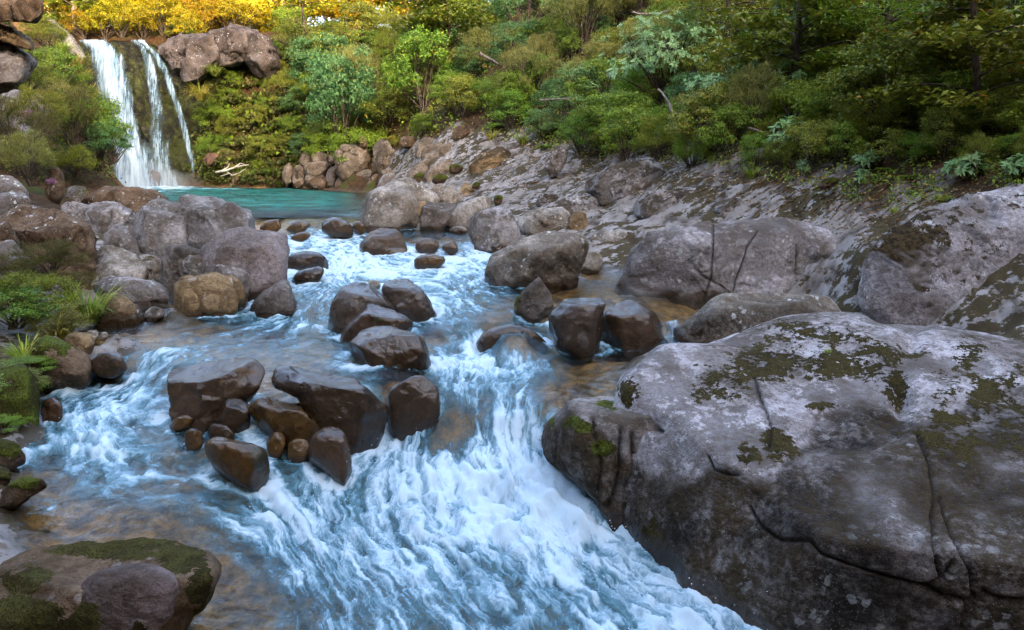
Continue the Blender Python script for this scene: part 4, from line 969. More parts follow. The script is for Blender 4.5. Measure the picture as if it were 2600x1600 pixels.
RK('boulder','P',giant,'giant lilac grey boulder with dark moss patches filling the right foreground',Y=6.6,tone='slab',sub=8,ext=0,crag=.35,group=GR,D=1.35,p=3.4,facets=0,amp=.035,fine=.012,lichen=.28,speck=.55,stain=.2,grain=1.15,green=.1,
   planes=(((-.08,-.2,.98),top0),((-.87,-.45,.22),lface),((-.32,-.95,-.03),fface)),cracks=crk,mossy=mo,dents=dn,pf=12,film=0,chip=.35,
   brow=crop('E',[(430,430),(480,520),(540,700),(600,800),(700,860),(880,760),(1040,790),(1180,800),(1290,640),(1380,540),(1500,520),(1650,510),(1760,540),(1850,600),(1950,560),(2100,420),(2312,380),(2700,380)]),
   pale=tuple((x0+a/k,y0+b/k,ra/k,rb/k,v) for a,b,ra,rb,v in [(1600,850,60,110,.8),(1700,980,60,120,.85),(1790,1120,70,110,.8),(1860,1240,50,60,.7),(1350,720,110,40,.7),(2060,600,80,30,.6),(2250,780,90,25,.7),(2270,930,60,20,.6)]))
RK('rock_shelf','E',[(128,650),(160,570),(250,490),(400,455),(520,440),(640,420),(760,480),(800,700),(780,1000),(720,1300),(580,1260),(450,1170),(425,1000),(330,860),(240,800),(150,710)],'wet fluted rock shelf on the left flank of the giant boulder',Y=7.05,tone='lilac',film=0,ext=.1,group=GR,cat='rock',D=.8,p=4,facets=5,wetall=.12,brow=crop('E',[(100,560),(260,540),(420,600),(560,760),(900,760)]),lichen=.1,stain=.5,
   mossy=tuple((x0+a/k,y0+b/k,ra/k,rb/k,v) for a,b,ra,rb,v in [(420,690,55,40,1.1),(250,570,90,25,.9),(330,590,60,25,.9),(430,500,50,30,.8),(560,420,40,60,.8)]),
   cracks=((crop('E',[(360,560),(370,640),(400,760),(380,880)]),5,.05),(crop('E',[(490,600),(480,720),(470,860),(430,960)]),6,.07),(crop('E',[(190,620),(195,760)]),3,.03),(crop('E',[(540,620),(555,800),(540,950)]),7,.06)))
# ------------------------------------------------------------------ stream surface
FT = np.array(FOOT)
def rock_foam(XYq):
    """whiteness where the current piles against and trails behind rocks"""
    f = np.zeros(len(XYq))
    for (cx, cy, rx, ry) in FT:
        if cy > 24.5 or rx > 2.2:
            continue
        m = (np.abs(XYq[:, 0] - cx) < rx * 2.2) & (np.abs(XYq[:, 1] - cy) < ry * 2.6)
        if not m.any():
            continue
        dx, dy = (XYq[m, 0] - cx) / rx, (XYq[m, 1] - cy) / ry
        dd = np.hypot(dx, dy)
        v = 0.55 * np.exp(-((dd - 1.08) / .20) ** 2) * (0.6 + 0.4 * (dy < 0))
        f[m] = np.maximum(f[m], v)
    return f
xa, ya, WXY = water_sheet(-7.6, 7.2, 0.028, 3.7, 23.6, 0.0042)
wr = water_rbf(WXY)
sf = flow_rbf(WXY)
wz = np.minimum(wr[:, 0], 0.0)
wz = wz * sstep(23.6, 22.6, WXY[:, 1])
gzw = ground_zs(WXY)
foam = np.clip(wr[:, 1] * 1.03, 0, 1.2)
foam = np.clip(foam + rock_foam(WXY) * (0.35 + foam), 0, 1.2)
S, T = sf[:, 0], sf[:, 1]
warp = 0.35 * fbm(np.column_stack([WXY * 1.3, 0 * S]), 3, 61)
big = fbm(np.column_stack([S * 1.1 + warp, T * 2.0 + warp, 0 * S]), 3, 51)
mid = ridged(np.column_stack([S * 2.0 + warp * 2, T * 4.5 + warp, 0 * S + 3]), 3, 52) - 1.0
sml = fbm(np.column_stack([S * 6, T * 12 + warp * 3, 0 * S + 7]), 3, 53)
rip = fbm(np.column_stack([WXY[:, 0] * 5 + warp * 2, WXY[:, 1] * 8, 0 * S + 9]), 3, 54)
iso = np.abs(fbm(np.column_stack([WXY * 2.3 + warp[:, None], 0 * S + 2]), 4, 58)) * 2 - .35
lump = sstep(0.25, 0.95, foam)
near = np.clip(9.0 / WXY[:, 1], .35, 1.0)
# the plunging foreground heaves most
plunge = np.exp(-(((WXY[:, 0] + .1) / 1.3) ** 2 + ((WXY[:, 1] - 7.0) / .9) ** 2))
near = near * sstep(23.6, 23.0, WXY[:, 1])
wz = wz + lump * near * (0.16 * big + 0.05 * mid + 0.018 * sml + 0.07 * iso) + 0.022 * rip * sstep(23.6, 23.0, WXY[:, 1]) + plunge * 0.16 * big
lift = (1.1 * big + .55 * mid + .55 * iso + .5 * sml) * sstep(.15, .7, foam)
foam = np.clip(foam * .97 + 0.40 * lift + .22 * plunge, 0, 1.4)  # crests take more foam, troughs less: shading of the lumps put into the colour
verts = np.column_stack([WXY, wz])
faces = grid_faces(len(ya), len(xa))
deep = wz - gzw
keep = (deep[faces].max(1) > -0.12)
v2, f2, at2 = compact(verts, faces[keep], {'foam': foam, 's': S, 't': T, 'deep': deep})

def water_material(name, pool=False):
    nt = NT(name)
    geo = nt.node('ShaderNodeNewGeometry')
    pos = geo.outputs['Position']
    foam = nt.attr('foam')
    if pool:
        v1 = nt.vmul(pos, (0.5, 1.5, 1)); v2 = nt.vmul(pos, (1.6, 4.5, 1))
        nA = nt.noise(v1, 1.0, 5, 0.6, 0.4); nB = nt.noise(v2, 1.2, 4, 0.6); nC = nt.noise(pos, 9, 3, .6)
    else:
        w = nt.noise(pos, 3.0, 3, 0.6, 0, True)
        st = nt.node('ShaderNodeCombineXYZ', X=nt.attr('s'), Y=nt.attr('t'), Z=0.0)
        st = nt.vadd(st, nt.vmul(w, (0.7, 0.42, 0)))
        nA = nt.noise(nt.vmul(st, (1.2, 3.4, 1)), 1.0, 6, 0.66)
        nB = nt.noise(nt.vmul(st, (3.0, 17, 1)), 1.0, 4, 0.66)
        nC = nt.noise(nt.vmul(st, (10, 40, 1)), 1.0, 3, 0.7)
    lace = nt.voronoi(nt.vmul(st, (4.5, 9, 1)), 1.0, 'F1') if not pool else nt.voronoi(nt.vmul(pos, (1, 2.5, 1)), 1.5)
    tot = nt.math('ADD', nt.math('MULTIPLY', nt.math('SUBTRACT', nA, .5), 2.2), nt.math('MULTIPLY', nt.math('SUBTRACT', nB, .5), .9))
    tot = nt.math('ADD', tot, nt.math('MULTIPLY', nt.math('SUBTRACT', nC, .5), .5))
    tot = nt.math('ADD', tot, nt.math('MULTIPLY', nt.math('SUBTRACT', lace, .45), .55))
    tot = nt.math('MULTIPLY', tot, nt.ramp(foam, .05, .7, .16, 1.0))
    tot = nt.math('ADD', tot, foam)
    fm = nt.ramp(tot, .30, 1.18)
    h = nt.math('ADD', nt.math('MULTIPLY', nA, 0.7), nt.math('ADD', nt.math('MULTIPLY', nB, 0.35), nt.math('MULTIPLY', nC, .12)))
    nrm = nt.bump(h, 0.8, nt.ramp(foam, .1, .6, .045, .09) if not pool else 0.45)
    fr = nt.node('ShaderNodeFresnel', IOR=1.30, Normal=nrm)
    tr = nt.node('ShaderNodeBsdfTransparent', Color=(0.86, 0.87, 0.80) if not pool else (0.6, .72, .66))
    body = nt.node('ShaderNodeBsdfDiffuse', Color=(0.055, 0.135, 0.155) if not pool else nt.mix(nt.ramp(nA, .38, .62), (0.005, 0.050, 0.036), (0.018, 0.160, 0.130)), Normal=nrm)  # pool ripples: bright and dark streaks put into the body colour
    dp = nt.attr('deep')
    bf = nt.ramp(nt.math('ADD', nt.math('MULTIPLY', foam, .9), nt.math('MULTIPLY', dp, .3)), .25, .9, .0, .75) if not pool else nt.ramp(dp, .15, .75, .0, .97)
    under = nt.node('ShaderNodeMixShader', Fac=bf)
    nt.put(under.inputs[1], tr); nt.put(under.inputs[2], body)
    gl = nt.node('ShaderNodeBsdfGlossy', Color=(0.95, 0.97, 1.0), Roughness=0.07 if not pool else .06, Normal=nrm)
    wat = nt.node('ShaderNodeMixShader', Fac=nt.math('MULTIPLY', fr, 1.0))
    nt.put(wat.inputs[1], under); nt.put(wat.inputs[2], gl)
    fc = nt.mix(nt.ramp(tot, .45, 1.3), (0.13, 0.31, 0.41), (0.58, 0.70, 0.77))
    fd = nt.node('ShaderNodeBsdfDiffuse', Color=fc, Normal=nt.bump(h, .22, .035))
    ft = nt.node('ShaderNodeBsdfTranslucent', Color=(0.45, 0.6, 0.66))
    fo = nt.node('ShaderNodeMixShader', Fac=0.15)
    nt.put(fo.inputs[1], fd); nt.put(fo.inputs[2], ft)
    sh = nt.node('ShaderNodeMixShader', Fac=nt.math('MULTIPLY', fm, .96))
    nt.put(sh.inputs[1], wat); nt.put(sh.inputs[2], fo)
    return nt.surf(sh)
M_WATER = water_material('stream_water')
M_POOL = water_material('pool_water', True)
stream = tag(link('stream', mesh_np('stream', v2, f2, attrs=at2), M_WATER), kind='structure')

# ------------------------------------------------------------------ pool under the fall
pxs = np.arange(-44, 2, 0.16); pys = np.r_[23.6, np.arange(23.75, 57.5, 0.17)]
A, B = np.meshgrid(pxs, pys)
PXY = np.stack([A.ravel(), B.ravel()], 1)
foot = atY(390, 474, 53.6)
dd = np.hypot((PXY[:, 0] - foot[0]) / 7.5, (PXY[:, 1] - foot[1]) / 4.2)
pf = np.exp(-dd ** 2) * 1.25
tail = np.exp(-((PXY[:, 1] - 49.2 - 0.02 * PXY[:, 0]) / 1.2) ** 2) * sstep(-14, -24, PXY[:, 0]) * .75
tail2 = np.exp(-((PXY[:, 1] - 44.5) / 1.8) ** 2) * sstep(-17, -26, PXY[:, 0]) * .7
lipf = 0.10 * sstep(30, 26, PXY[:, 1])
pf = np.clip(np.maximum.reduce([pf, tail, tail2, lipf]) + .10 + .16 * sstep(38, 28, PXY[:, 1]), 0, 1.2)  # base amount adds white flecks: ripple sparkle painted in with the foam
edge0 = sstep(23.6, 25.0, PXY[:, 1])
pz = edge0 * (0.07 * fbm(np.column_stack([PXY[:, 0] * .9, PXY[:, 1] * 2.2, 0 * PXY[:, 0]]), 3, 71) + 0.10 * np.clip(pf, 0, 1) * fbm(np.column_stack([PXY * 1.1, 0 * PXY[:, 0]]), 3, 72))
pfc = grid_faces(len(pys), len(pxs))
pdeep = np.clip(pz - ground_zs(PXY), -1, 2)
kp = pdeep[pfc].max(1) > -0.2
v2, f2, at2 = compact(np.column_stack([PXY, pz]), pfc[kp], {'foam': pf, 'deep': pdeep})
pool = tag(link('pool', mesh_np('pool', v2, f2, attrs=at2), M_POOL), kind='structure')

# ------------------------------------------------------------------ the wall behind the fall
def edge_curve(pts, vv):
    P = np.array(pts, float)
    return np.interp(vv, P[:, 1], P[:, 0])
def wall_Y(v):                         # v in crop T, 280 at the lip, 1285 at the pool
    q = np.clip((v - 280) / 1005, -0.2, 1.1)
    return 56.6 - 2.3 * q ** 0.8 * (q > 0) - 0.0 if np.isscalar(v) else 56.6 - 2.3 * np.clip(q, 0, 2) ** 0.8
topT = np.array([(120,330),(290,300),(420,300),(540,290),(680,296),(760,270),(870,280),(1000,292),(1080,330),(1300,330),(1560,330)], float)
us = np.linspace(120, 1560, 150); vs = np.linspace(0, 1, 110)
UU, VV = np.meshgrid(us, vs)
tv = np.interp(UU, topT[:, 0], topT[:, 1])
vT = tv + VV * (1310 - tv)
Yw = wall_Y(vT)
d = FWD[None] + RT[None] * ((UU.ravel() / 2.7 - 1300) / F)[:, None] + UP[None] * ((800 - vT.ravel() / 2.7) / F)[:, None]
Pw = CAM + d * (Yw.ravel() / d[:, 1])[:, None]
nz = 0.9 * fbm(Pw * np.array([.45, .45, .3]), 5, 81) + 0.35 * (ridged(Pw * np.array([.9, .9, .5]), 3, 82) - 1)
Pw[:, 1] += nz * (0.4 + 0.6 * VV.ravel()) + 0.3
# a back sheet closes it into a solid
back = Pw.copy(); back[:, 1] = Pw[:, 1] + 3.0
nr, nc = UU.shape
ff = grid_faces(nr, nc)
i0 = np.arange(nc - 1)
capt = np.stack([i0 + 1, i0, i0 + nr * nc, i0 + 1 + nr * nc], 1)
Vw = np.concatenate([Pw, back]); Fw = np.concatenate([ff[:, ::-1], ff + nr * nc, capt])
nt = NT('wet_wall')
gp = nt.node('ShaderNodeNewGeometry').outputs['Position']
m1 = nt.noise(gp, .7, 6, .65); m2 = nt.noise(gp, 3.5, 5, .65)
c = nt.mix(nt.ramp(m1, .40, .60), (0.010, 0.008, 0.005), (0.030, 0.034, 0.007))
c = nt.mix(nt.ramp(m2, .5, .72), c, (0.06, 0.065, 0.012))
c = nt.mix(nt.ramp(nt.noise(gp, 1.3, 4, .6), .58, .7), c, (0.045, 0.034, 0.026))
M_WALL = nt.surf(nt.node('ShaderNodeBsdfPrincipled', Base_Color=c, Specular_IOR_Level=.15, Roughness=0.6, Normal=nt.bump(m2, .9, .25)))
org = atY(330, 474, 56)
wall = link('fall_wall', mesh_np('fall_wall', Vw - org, Fw), M_WALL, loc=org)
tag(wall, 'dark mossy rock wall that the waterfall runs down', 'cliff')

# ------------------------------------------------------------------ waterfall
def fall_material(name):
    nt = NT(name)
    u, v, den = nt.attr('u'), nt.attr('v'), nt.attr('dens')
    seedv = nt.attr('seed')
    uv = nt.node('ShaderNodeCombineXYZ', X=u, Y=v, Z=seedv)
    a = nt.noise(nt.vmul(uv, (2.6, .33, 1)), 1.0, 6, .62, .35)
    b = nt.noise(nt.vmul(uv, (9, 1.1, 1)), 1.0, 5, .65, .2)
    q = nt.math('ADD', nt.math('MULTIPLY', nt.math('SUBTRACT', a, .5), 1.7), nt.math('MULTIPLY', nt.math('SUBTRACT', b, .5), 1.3))
    al = nt.ramp(nt.math('ADD', q, den), .1, 1.25)
    col = nt.mix(nt.ramp(nt.math('ADD', q, nt.math('MULTIPLY', den, .5)), .0, .8), (0.16, 0.29, 0.40), (0.46, 0.57, 0.65))
    di = nt.node('ShaderNodeBsdfDiffuse', Color=col, Normal=nt.bump(nt.math('ADD', a, nt.math('MULTIPLY', b, .5)), .5, .15))
    tl = nt.node('ShaderNodeBsdfTranslucent', Color=(0.36, 0.46, 0.52))
    f = nt.node('ShaderNodeMixShader', Fac=.3); nt.put(f.inputs[1], di); nt.put(f.inputs[2], tl)
    sh = nt.node('ShaderNodeMixShader', Fac=nt.math('MULTIPLY', al, .97))
    nt.put(sh.inputs[1], nt.node('ShaderNodeBsdfTransparent')); nt.put(sh.inputs[2], f)
    return nt.surf(sh)
M_FALL = fall_material('falling_water')
fall_root = link('waterfall', None, loc=atY(380, 474, 54.0))
tag(fall_root, 'white waterfall pouring in two streams and a thin strand over the mossy wall', 'waterfall')
def curtain(name, L, Rr, seed, dens, out, bulge, label=None):
    n, m = 60, 170
    vv = np.linspace(274, 1292, m)
    l, r = edge_curve(L, vv), edge_curve(Rr, vv)
    u = np.linspace(0, 1, n)
    U = l[:, None] + (r - l)[:, None] * u[None]
    Vv = np.repeat(vv[:, None], n, 1)
    Y = wall_Y(Vv) - out * (0.25 + 0.75 * ((Vv - 274) / 1018) ** .6) - bulge * np.sin(np.pi * u)[None] ** .7
    d = FWD[None] + RT[None] * ((U.ravel() / 2.7 - 1300) / F)[:, None] + UP[None] * ((800 - Vv.ravel() / 2.7) / F)[:, None]
    P = CAM + d * (Y.ravel() / d[:, 1])[:, None]
    um = (U / 2.7 * 54 / F).ravel(); vm = (Vv / 2.7 * 54 / F).ravel()
    P[:, 1] -= 0.25 * fbm(np.column_stack([um * 1.6, vm * .3, 0 * um + seed]), 4, seed)
    ed = np.minimum(u, 1 - u)[None] * np.ones((m, 1))
    dn = dens + 0.0 * ed
    dn = dn - 0.7 * np.exp(-(ed / .16) ** 2) + 0.35 * sstep(1150, 1290, Vv)
    dn = dn + 0.25 * sstep(330, 275, Vv)
    me = mesh_np(name, P - np.array(fall_root.location), grid_faces(m, n), attrs={'u': um, 'v': vm, 'dens': dn.ravel(), 'seed': np.full(n * m, seed * 1.7)})
    return link(name, me, M_FALL, fall_root)
L1 = [(540,275),(600,345),(640,520),(670,680),(710,860),(760,1050),(780,1290)]; R1 = [(725,275),(800,330),(855,400),(895,560),(925,720),(970,900),(1060,1080),(1140,1290)]
curtain('main_stream', L1, R1, 3, 0.92, .8, .5)
curtain('main_stream', [(555,275),(615,345),(660,520),(690,680),(730,860),(775,1050),(760,1290)], [(700,275),(770,330),(810,400),(840,560),(870,720),(900,900),(980,1080),(1100,1290)], 5, 0.95, 1.3, .5)
curtain('side_stream', [(890,278),(950,340),(975,480),(1000,620),(1030,800),(1000,900),(960,1100),(960,1290)], [(965,282),(1015,340),(1055,400),(1095,520),(1125,700),(1160,900),(1200,1100),(1250,1290)], 9, 0.58, .7, .3)
curtain('thin_strand', [(945,280),(1030,360),(1090,480),(1150,620),(1210,800),(1262,1000),(1312,1180),(1330,1290)], [(995,285),(1098,370),(1160,480),(1208,620),(1268,780),(1318,1000),(1360,1180),(1420,1290)], 12, 0.75, .9, .2)
rk = make_rock('rock_under_fall', 'dark rock standing in the foot of the waterfall', 'rock', crop('T', [(1000,1200),(1020,1140),(1050,1120),(1090,1170),(1130,1260),(1120,1310),(1000,1310)]), Y=54.0, tone='dark', wet=True, seed=91, wetall=.9, sub=4)
# mist where the fall meets the pool
nt = NT('mist')
nt.put(nt.out.inputs['Volume'], nt.node('ShaderNodeVolumePrincipled', Color=(.95, .97, 1.0), Density=0.07))
M_MIST = nt.m
bm = bmesh.new(); bmesh.ops.create_icosphere(bm, subdivisions=3, radius=1.0)
mist_me = bpy.data.meshes.new('mist'); bm.to_mesh(mist_me); bm.free(); mist_me.materials.append(M_MIST)
for (a, b, Yq, rx, ry, rz, lab) in ((360,470,52.6,3.6,1.6,1.9,'white spray cloud at the foot of the main stream of the waterfall'),(440,472,52.6,3.2,1.3,1.1,'thin spray drifting right from the foot of the waterfall')):
    m_ = link('mist', mist_me, loc=atY(a, b, Yq)); m_.scale = (rx, ry, rz)
    tag(m_, lab, 'spray', kind='stuff')
# a short spill between two boulders
def strands(L, Rr, Ytop, Ybot, seed, dens, label, scl):
    n, m = 60, 40
    q = np.linspace(0, 1, m)
    Lp = np.array(L, float); Rp = np.array(Rr, float)
    t = np.linspace(0, 1, len(Lp))
    l = np.column_stack([np.interp(q, t, Lp[:, i]) for i in (0, 1)]); r_ = np.column_stack([np.interp(q, t, Rp[:, i]) for i in (0, 1)])
    u = np.linspace(0, 1, n)
    U = l[:, None, 0] + (r_ - l)[:, None, 0] * u; Vv = l[:, None, 1] + (r_ - l)[:, None, 1] * u
    Yg = Ytop + (Ybot - Ytop) * q[:, None] ** .5 - .10 * np.sin(np.pi * u)[None] * np.ones((m, 1))
    d = FWD[None] + RT[None] * ((U.ravel() - 1300) / F)[:, None] + UP[None] * ((800 - Vv.ravel()) / F)[:, None]
    P = CAM + d * (Yg.ravel() / d[:, 1])[:, None]
    um = (U * scl).ravel(); vm = (Vv * scl).ravel()
    P[:, 1] -= .03 * fbm(np.column_stack([um * 3, vm * .5, 0 * um + seed]), 3, seed)
    dn = dens + .5 * sstep(.75, 1.0, q)[:, None] + .35 * sstep(.2, 0, q)[:, None] - .5 * np.exp(-(np.minimum(u, 1 - u) / .06) ** 2)[None]
    o0 = P.mean(0)
    o = link('water_curtain', mesh_np('water_curtain', P - o0, grid_faces(m, n), attrs={'u': um, 'v': vm, 'dens': dn.ravel(), 'seed': np.full(n * m, seed * 1.7)}), M_FALL, loc=o0)
    return tag(o, label, 'water', 'thin water curtains')
strands([(1688,818),(1690,840),(1684,858)], [(1722,812),(1726,838),(1732,856)], 11.0, 10.6, 33, .6, 'short spill of water between brown boulder and long pale boulder', .03)
# flung drops over the churning foreground
rd = np.random.default_rng(5)
cand = np.where((foam > .8) & (WXY[:, 1] < 9.5))[0]
pk = rd.choice(cand, 2600)
dp_ = np.column_stack([WXY[pk], wz[pk]]) + rd.normal(size=(2600, 3)) * .02
dp_[:, 2] += np.abs(rd.normal(size=2600)) ** 1.5 * .07
bv, bf_ = ico(1)
rr_ = rd.uniform(.002, .006, 2600)
dv = (dp_[:, None] + bv[None] * rr_[:, None, None]).reshape(-1, 3)
df = (np.arange(2600)[:, None, None] * len(bv) + bf_[None]).reshape(-1, 3)
nt = NT('drops')
M_DROP = nt.surf(nt.node('ShaderNodeBsdfPrincipled', Base_Color=(.8, .85, .9), Roughness=.2))
tag(link('water_drops', mesh_np('water_drops', dv, df), M_DROP), 'fine white drops flung up from the foreground rapids', 'spray', kind='stuff')
# ------------------------------------------------------------------ leaf and bark materials
def leaf_mat(name, c1, c2, accent=None, acc=0.06, trans=0.25, rough=0.45, spec=0.35, vary=0.35):
    nt = NT(name)
    geo = nt.node('ShaderNodeNewGeometry')
    oi = nt.node('ShaderNodeObjectInfo')
    r = geo.outputs['Random Per Island']
    c = nt.mix(nt.ramp(r, .1, .9), c1, c2)
    if accent:
        c = nt.mix(nt.ramp(r, 1 - acc, 1 - acc + .01), c, accent)
    val = nt.math('ADD', 1 - vary / 2, nt.math('MULTIPLY', oi.outputs['Random'], vary))
    hsv = nt.node('ShaderNodeHueSaturation', Color=c, Value=val, Hue=nt.math('ADD', .485, nt.math('MULTIPLY', nt.math('FRACT', nt.math('MULTIPLY', oi.outputs['Random'], 7.3)), .03)))
    bs = nt.node('ShaderNodeBsdfPrincipled', Base_Color=hsv, Roughness=rough)
    bs.inputs['Specular IOR Level'].default_value = spec * .55
    tl = nt.node('ShaderNodeBsdfTranslucent', Color=nt.mix(1.0, hsv.outputs[0], (1.25, 1.2, .6), 'MULTIPLY'))
    sh = nt.node('ShaderNodeMixShader', Fac=trans)
    nt.put(sh.inputs[1], bs); nt.put(sh.inputs[2], tl)
    return nt.surf(sh)
LM = {
 'teal': leaf_mat('leaf_blue_green', (0.055, 0.125, 0.034), (0.145, 0.25, 0.082), (0.392, 0.295, 0.044), .02),
 'green': leaf_mat('leaf_green', (0.07, 0.14, 0.012), (0.2, 0.3, 0.03), (0.431, 0.313, 0.032), .03),
 'bright': leaf_mat('leaf_bright_green', (0.11, 0.175, 0.012), (0.23, 0.3, 0.028), None, trans=.32),
 'olive': leaf_mat('leaf_olive', (0.095, 0.12, 0.012), (0.25, 0.27, 0.034), (0.392, 0.227, 0.032), .04),
 'khaki': leaf_mat('leaf_khaki', (0.14, 0.14, 0.036), (0.28, 0.26, 0.08), None, spec=.2),
 'brown': leaf_mat('leaf_brown_heath', (0.095, 0.068, 0.026), (0.175, 0.125, 0.050), (0.075, 0.095, 0.018), .4, spec=.15),
 'glossy': leaf_mat('leaf_glossy_pale', (0.085, 0.185, 0.045), (0.22, 0.34, 0.13), (0.548, 0.383, 0.032), .03, rough=.36, spec=.45, trans=.2),
 'grass': leaf_mat('grass_blade', (0.15, 0.24, 0.02), (0.36, 0.40, 0.06), (0.48, 0.38, 0.13), .15, trans=.35, spec=.25),
 'straw': leaf_mat('grass_blade_straw', (0.313, 0.244, 0.049), (0.587, 0.434, 0.109), (0.196, 0.244, 0.022), .3, trans=.3, spec=.2),
 'gold': leaf_mat('leaf_gold', (0.42, 0.33, 0.020), (0.62, 0.50, 0.035), (0.11, 0.13, 0.012), .34, trans=.42, spec=.2, vary=.3),
 'amber': leaf_mat('leaf_amber', (0.38, 0.24, 0.015), (0.56, 0.38, 0.025), (0.11, 0.12, 0.012), .34, trans=.42, spec=.2, vary=.3),
 'pink': leaf_mat('heath_flower', (0.24, 0.10, 0.20), (0.36, 0.18, 0.32), None, spec=.1),
 'moss': leaf_mat('moss_tuft', (0.108, 0.131, 0.009), (0.274, 0.295, 0.017), (0.039, 0.035, 0.007), .2, spec=.1),
 'wall': leaf_mat('leaf_wall_growth', (0.045, 0.060, 0.012), (0.115, 0.130, 0.026), (0.12, 0.08, 0.03), .2, spec=.2),
 'litter': leaf_mat('fallen_leaf', (0.10, 0.045, 0.015), (0.22, 0.11, 0.04), (0.34, 0.26, 0.16), .18, spec=.15, trans=.1),
}
def bark_mat(name, c1, c2):
    nt = NT(name)
    p = nt.node('ShaderNodeTexCoord').outputs['Object']
    n = nt.noise(nt.vmul(p, (6, 6, 1.5)), 2.0, 4, .6)
    return nt.surf(nt.node('ShaderNodeBsdfPrincipled', Base_Color=nt.mix(nt.ramp(n, .35, .65), c1, c2), Specular_IOR_Level=.1, Roughness=.85, Normal=nt.bump(n, .5, .02)))
BARK = bark_mat('bark', (0.045, 0.032, 0.022), (0.12, 0.09, 0.065))
DEADWOOD = bark_mat('dead_wood', (0.13, 0.10, 0.085), (0.27, 0.22, 0.19))
DRIFT = bark_mat('driftwood', (0.36, 0.31, 0.25), (0.55, 0.50, 0.43))

# ------------------------------------------------------------------ foliage builders, all in metres
def unit(v):
    return v / (np.linalg.norm(v, axis=-1, keepdims=True) + 1e-9)
def leaves(C, A, N, L, W, fold=.12):
    """one folded lozenge for each leaf: centre, axis, normal, length, width"""
    C, A = np.asarray(C), unit(np.asarray(A))
    S = unit(np.cross(A, N)); Nn = np.cross(S, A)
    L = np.broadcast_to(np.asarray(L, float), len(C))[:, None]; W = np.broadcast_to(np.asarray(W, float), len(C))[:, None]
    b = C - A * L * .5; t = C + A * L * .5 - Nn * L * fold
    m = C + Nn * L * fold * .6
    v = np.stack([b, m + S * W * .5, t, m - S * W * .5], 1).reshape(-1, 3)
    f = np.arange(len(C) * 4).reshape(-1, 4)
    return v, f
def clump_crown(seed, R=(1.2, 1.2, 1.0), nc=45, nl=120, cr=.36, L=.075, W=.04, flat=.8, droop=.0, narrow=False, base=.2):
    r = np.random.default_rng(seed)
    d = unit(r.normal(size=(nc * 3, 3)))
    d = d[d[:, 2] > -.55][:nc]
    rad = r.uniform(.55, 1.0, len(d)) ** .6
    irr = 1 + .45 * fbm(d * 1.5 + seed, 2, seed)
    cc = d * (rad * irr)[:, None] * np.array(R)
    cc[:, 2] += R[2] + base
    VV_, FF_ = [], []
    q = unit(r.normal(size=(len(d), nl, 3)))
    q[..., 2] = np.where(r.random(q.shape[:2]) < .75, np.abs(q[..., 2]), q[..., 2])
    rr = r.uniform(.45, 1.05, q.shape[:2])[..., None]
    crs = (cr * r.uniform(.6, 1.35, len(d)))[:, None, None]
    P = cc[:, None] + q * rr * crs * np.array([1, 1, flat])
    out = unit(q + .8 * d[:, None] + np.array([0, 0, .35]))
    nrm = unit(out + .55 * r.normal(size=q.shape))
    ax = unit(np.cross(nrm, r.normal(size=q.shape)) + .35 * out - np.array([0, 0, droop]))
    if narrow:
        ax = unit(out + .5 * r.normal(size=q.shape) + np.array([0, 0, .3 - droop]))
    Ls = (L * r.uniform(.7, 1.3, P.shape[:2])).ravel()
    return leaves(P.reshape(-1, 3), ax.reshape(-1, 3), nrm.reshape(-1, 3), Ls, Ls * W / L), cc
def stems(cc, seed, base=(0, 0, 0), n=14, r0=.045, r1=.008, sides=5):
    r = np.random.default_rng(seed + 1)
    parts = []
    for i in r.permutation(len(cc))[:n]:
        e = cc[i]
        b = np.array(base) + r.normal(size=3) * (.08, .08, 0)
        m = b * .45 + e * .55 + r.normal(size=3) * .10 + np.array([0, 0, .12]) - (e - b) * np.array([.18, .18, 0])
        t = np.linspace(0, 1, 6)[:, None]
        pts = (1 - t) ** 2 * b + 2 * t * (1 - t) * m + t ** 2 * e
        parts.append(tube(pts, np.linspace(r0, r1, 6), sides))
    return join(parts)
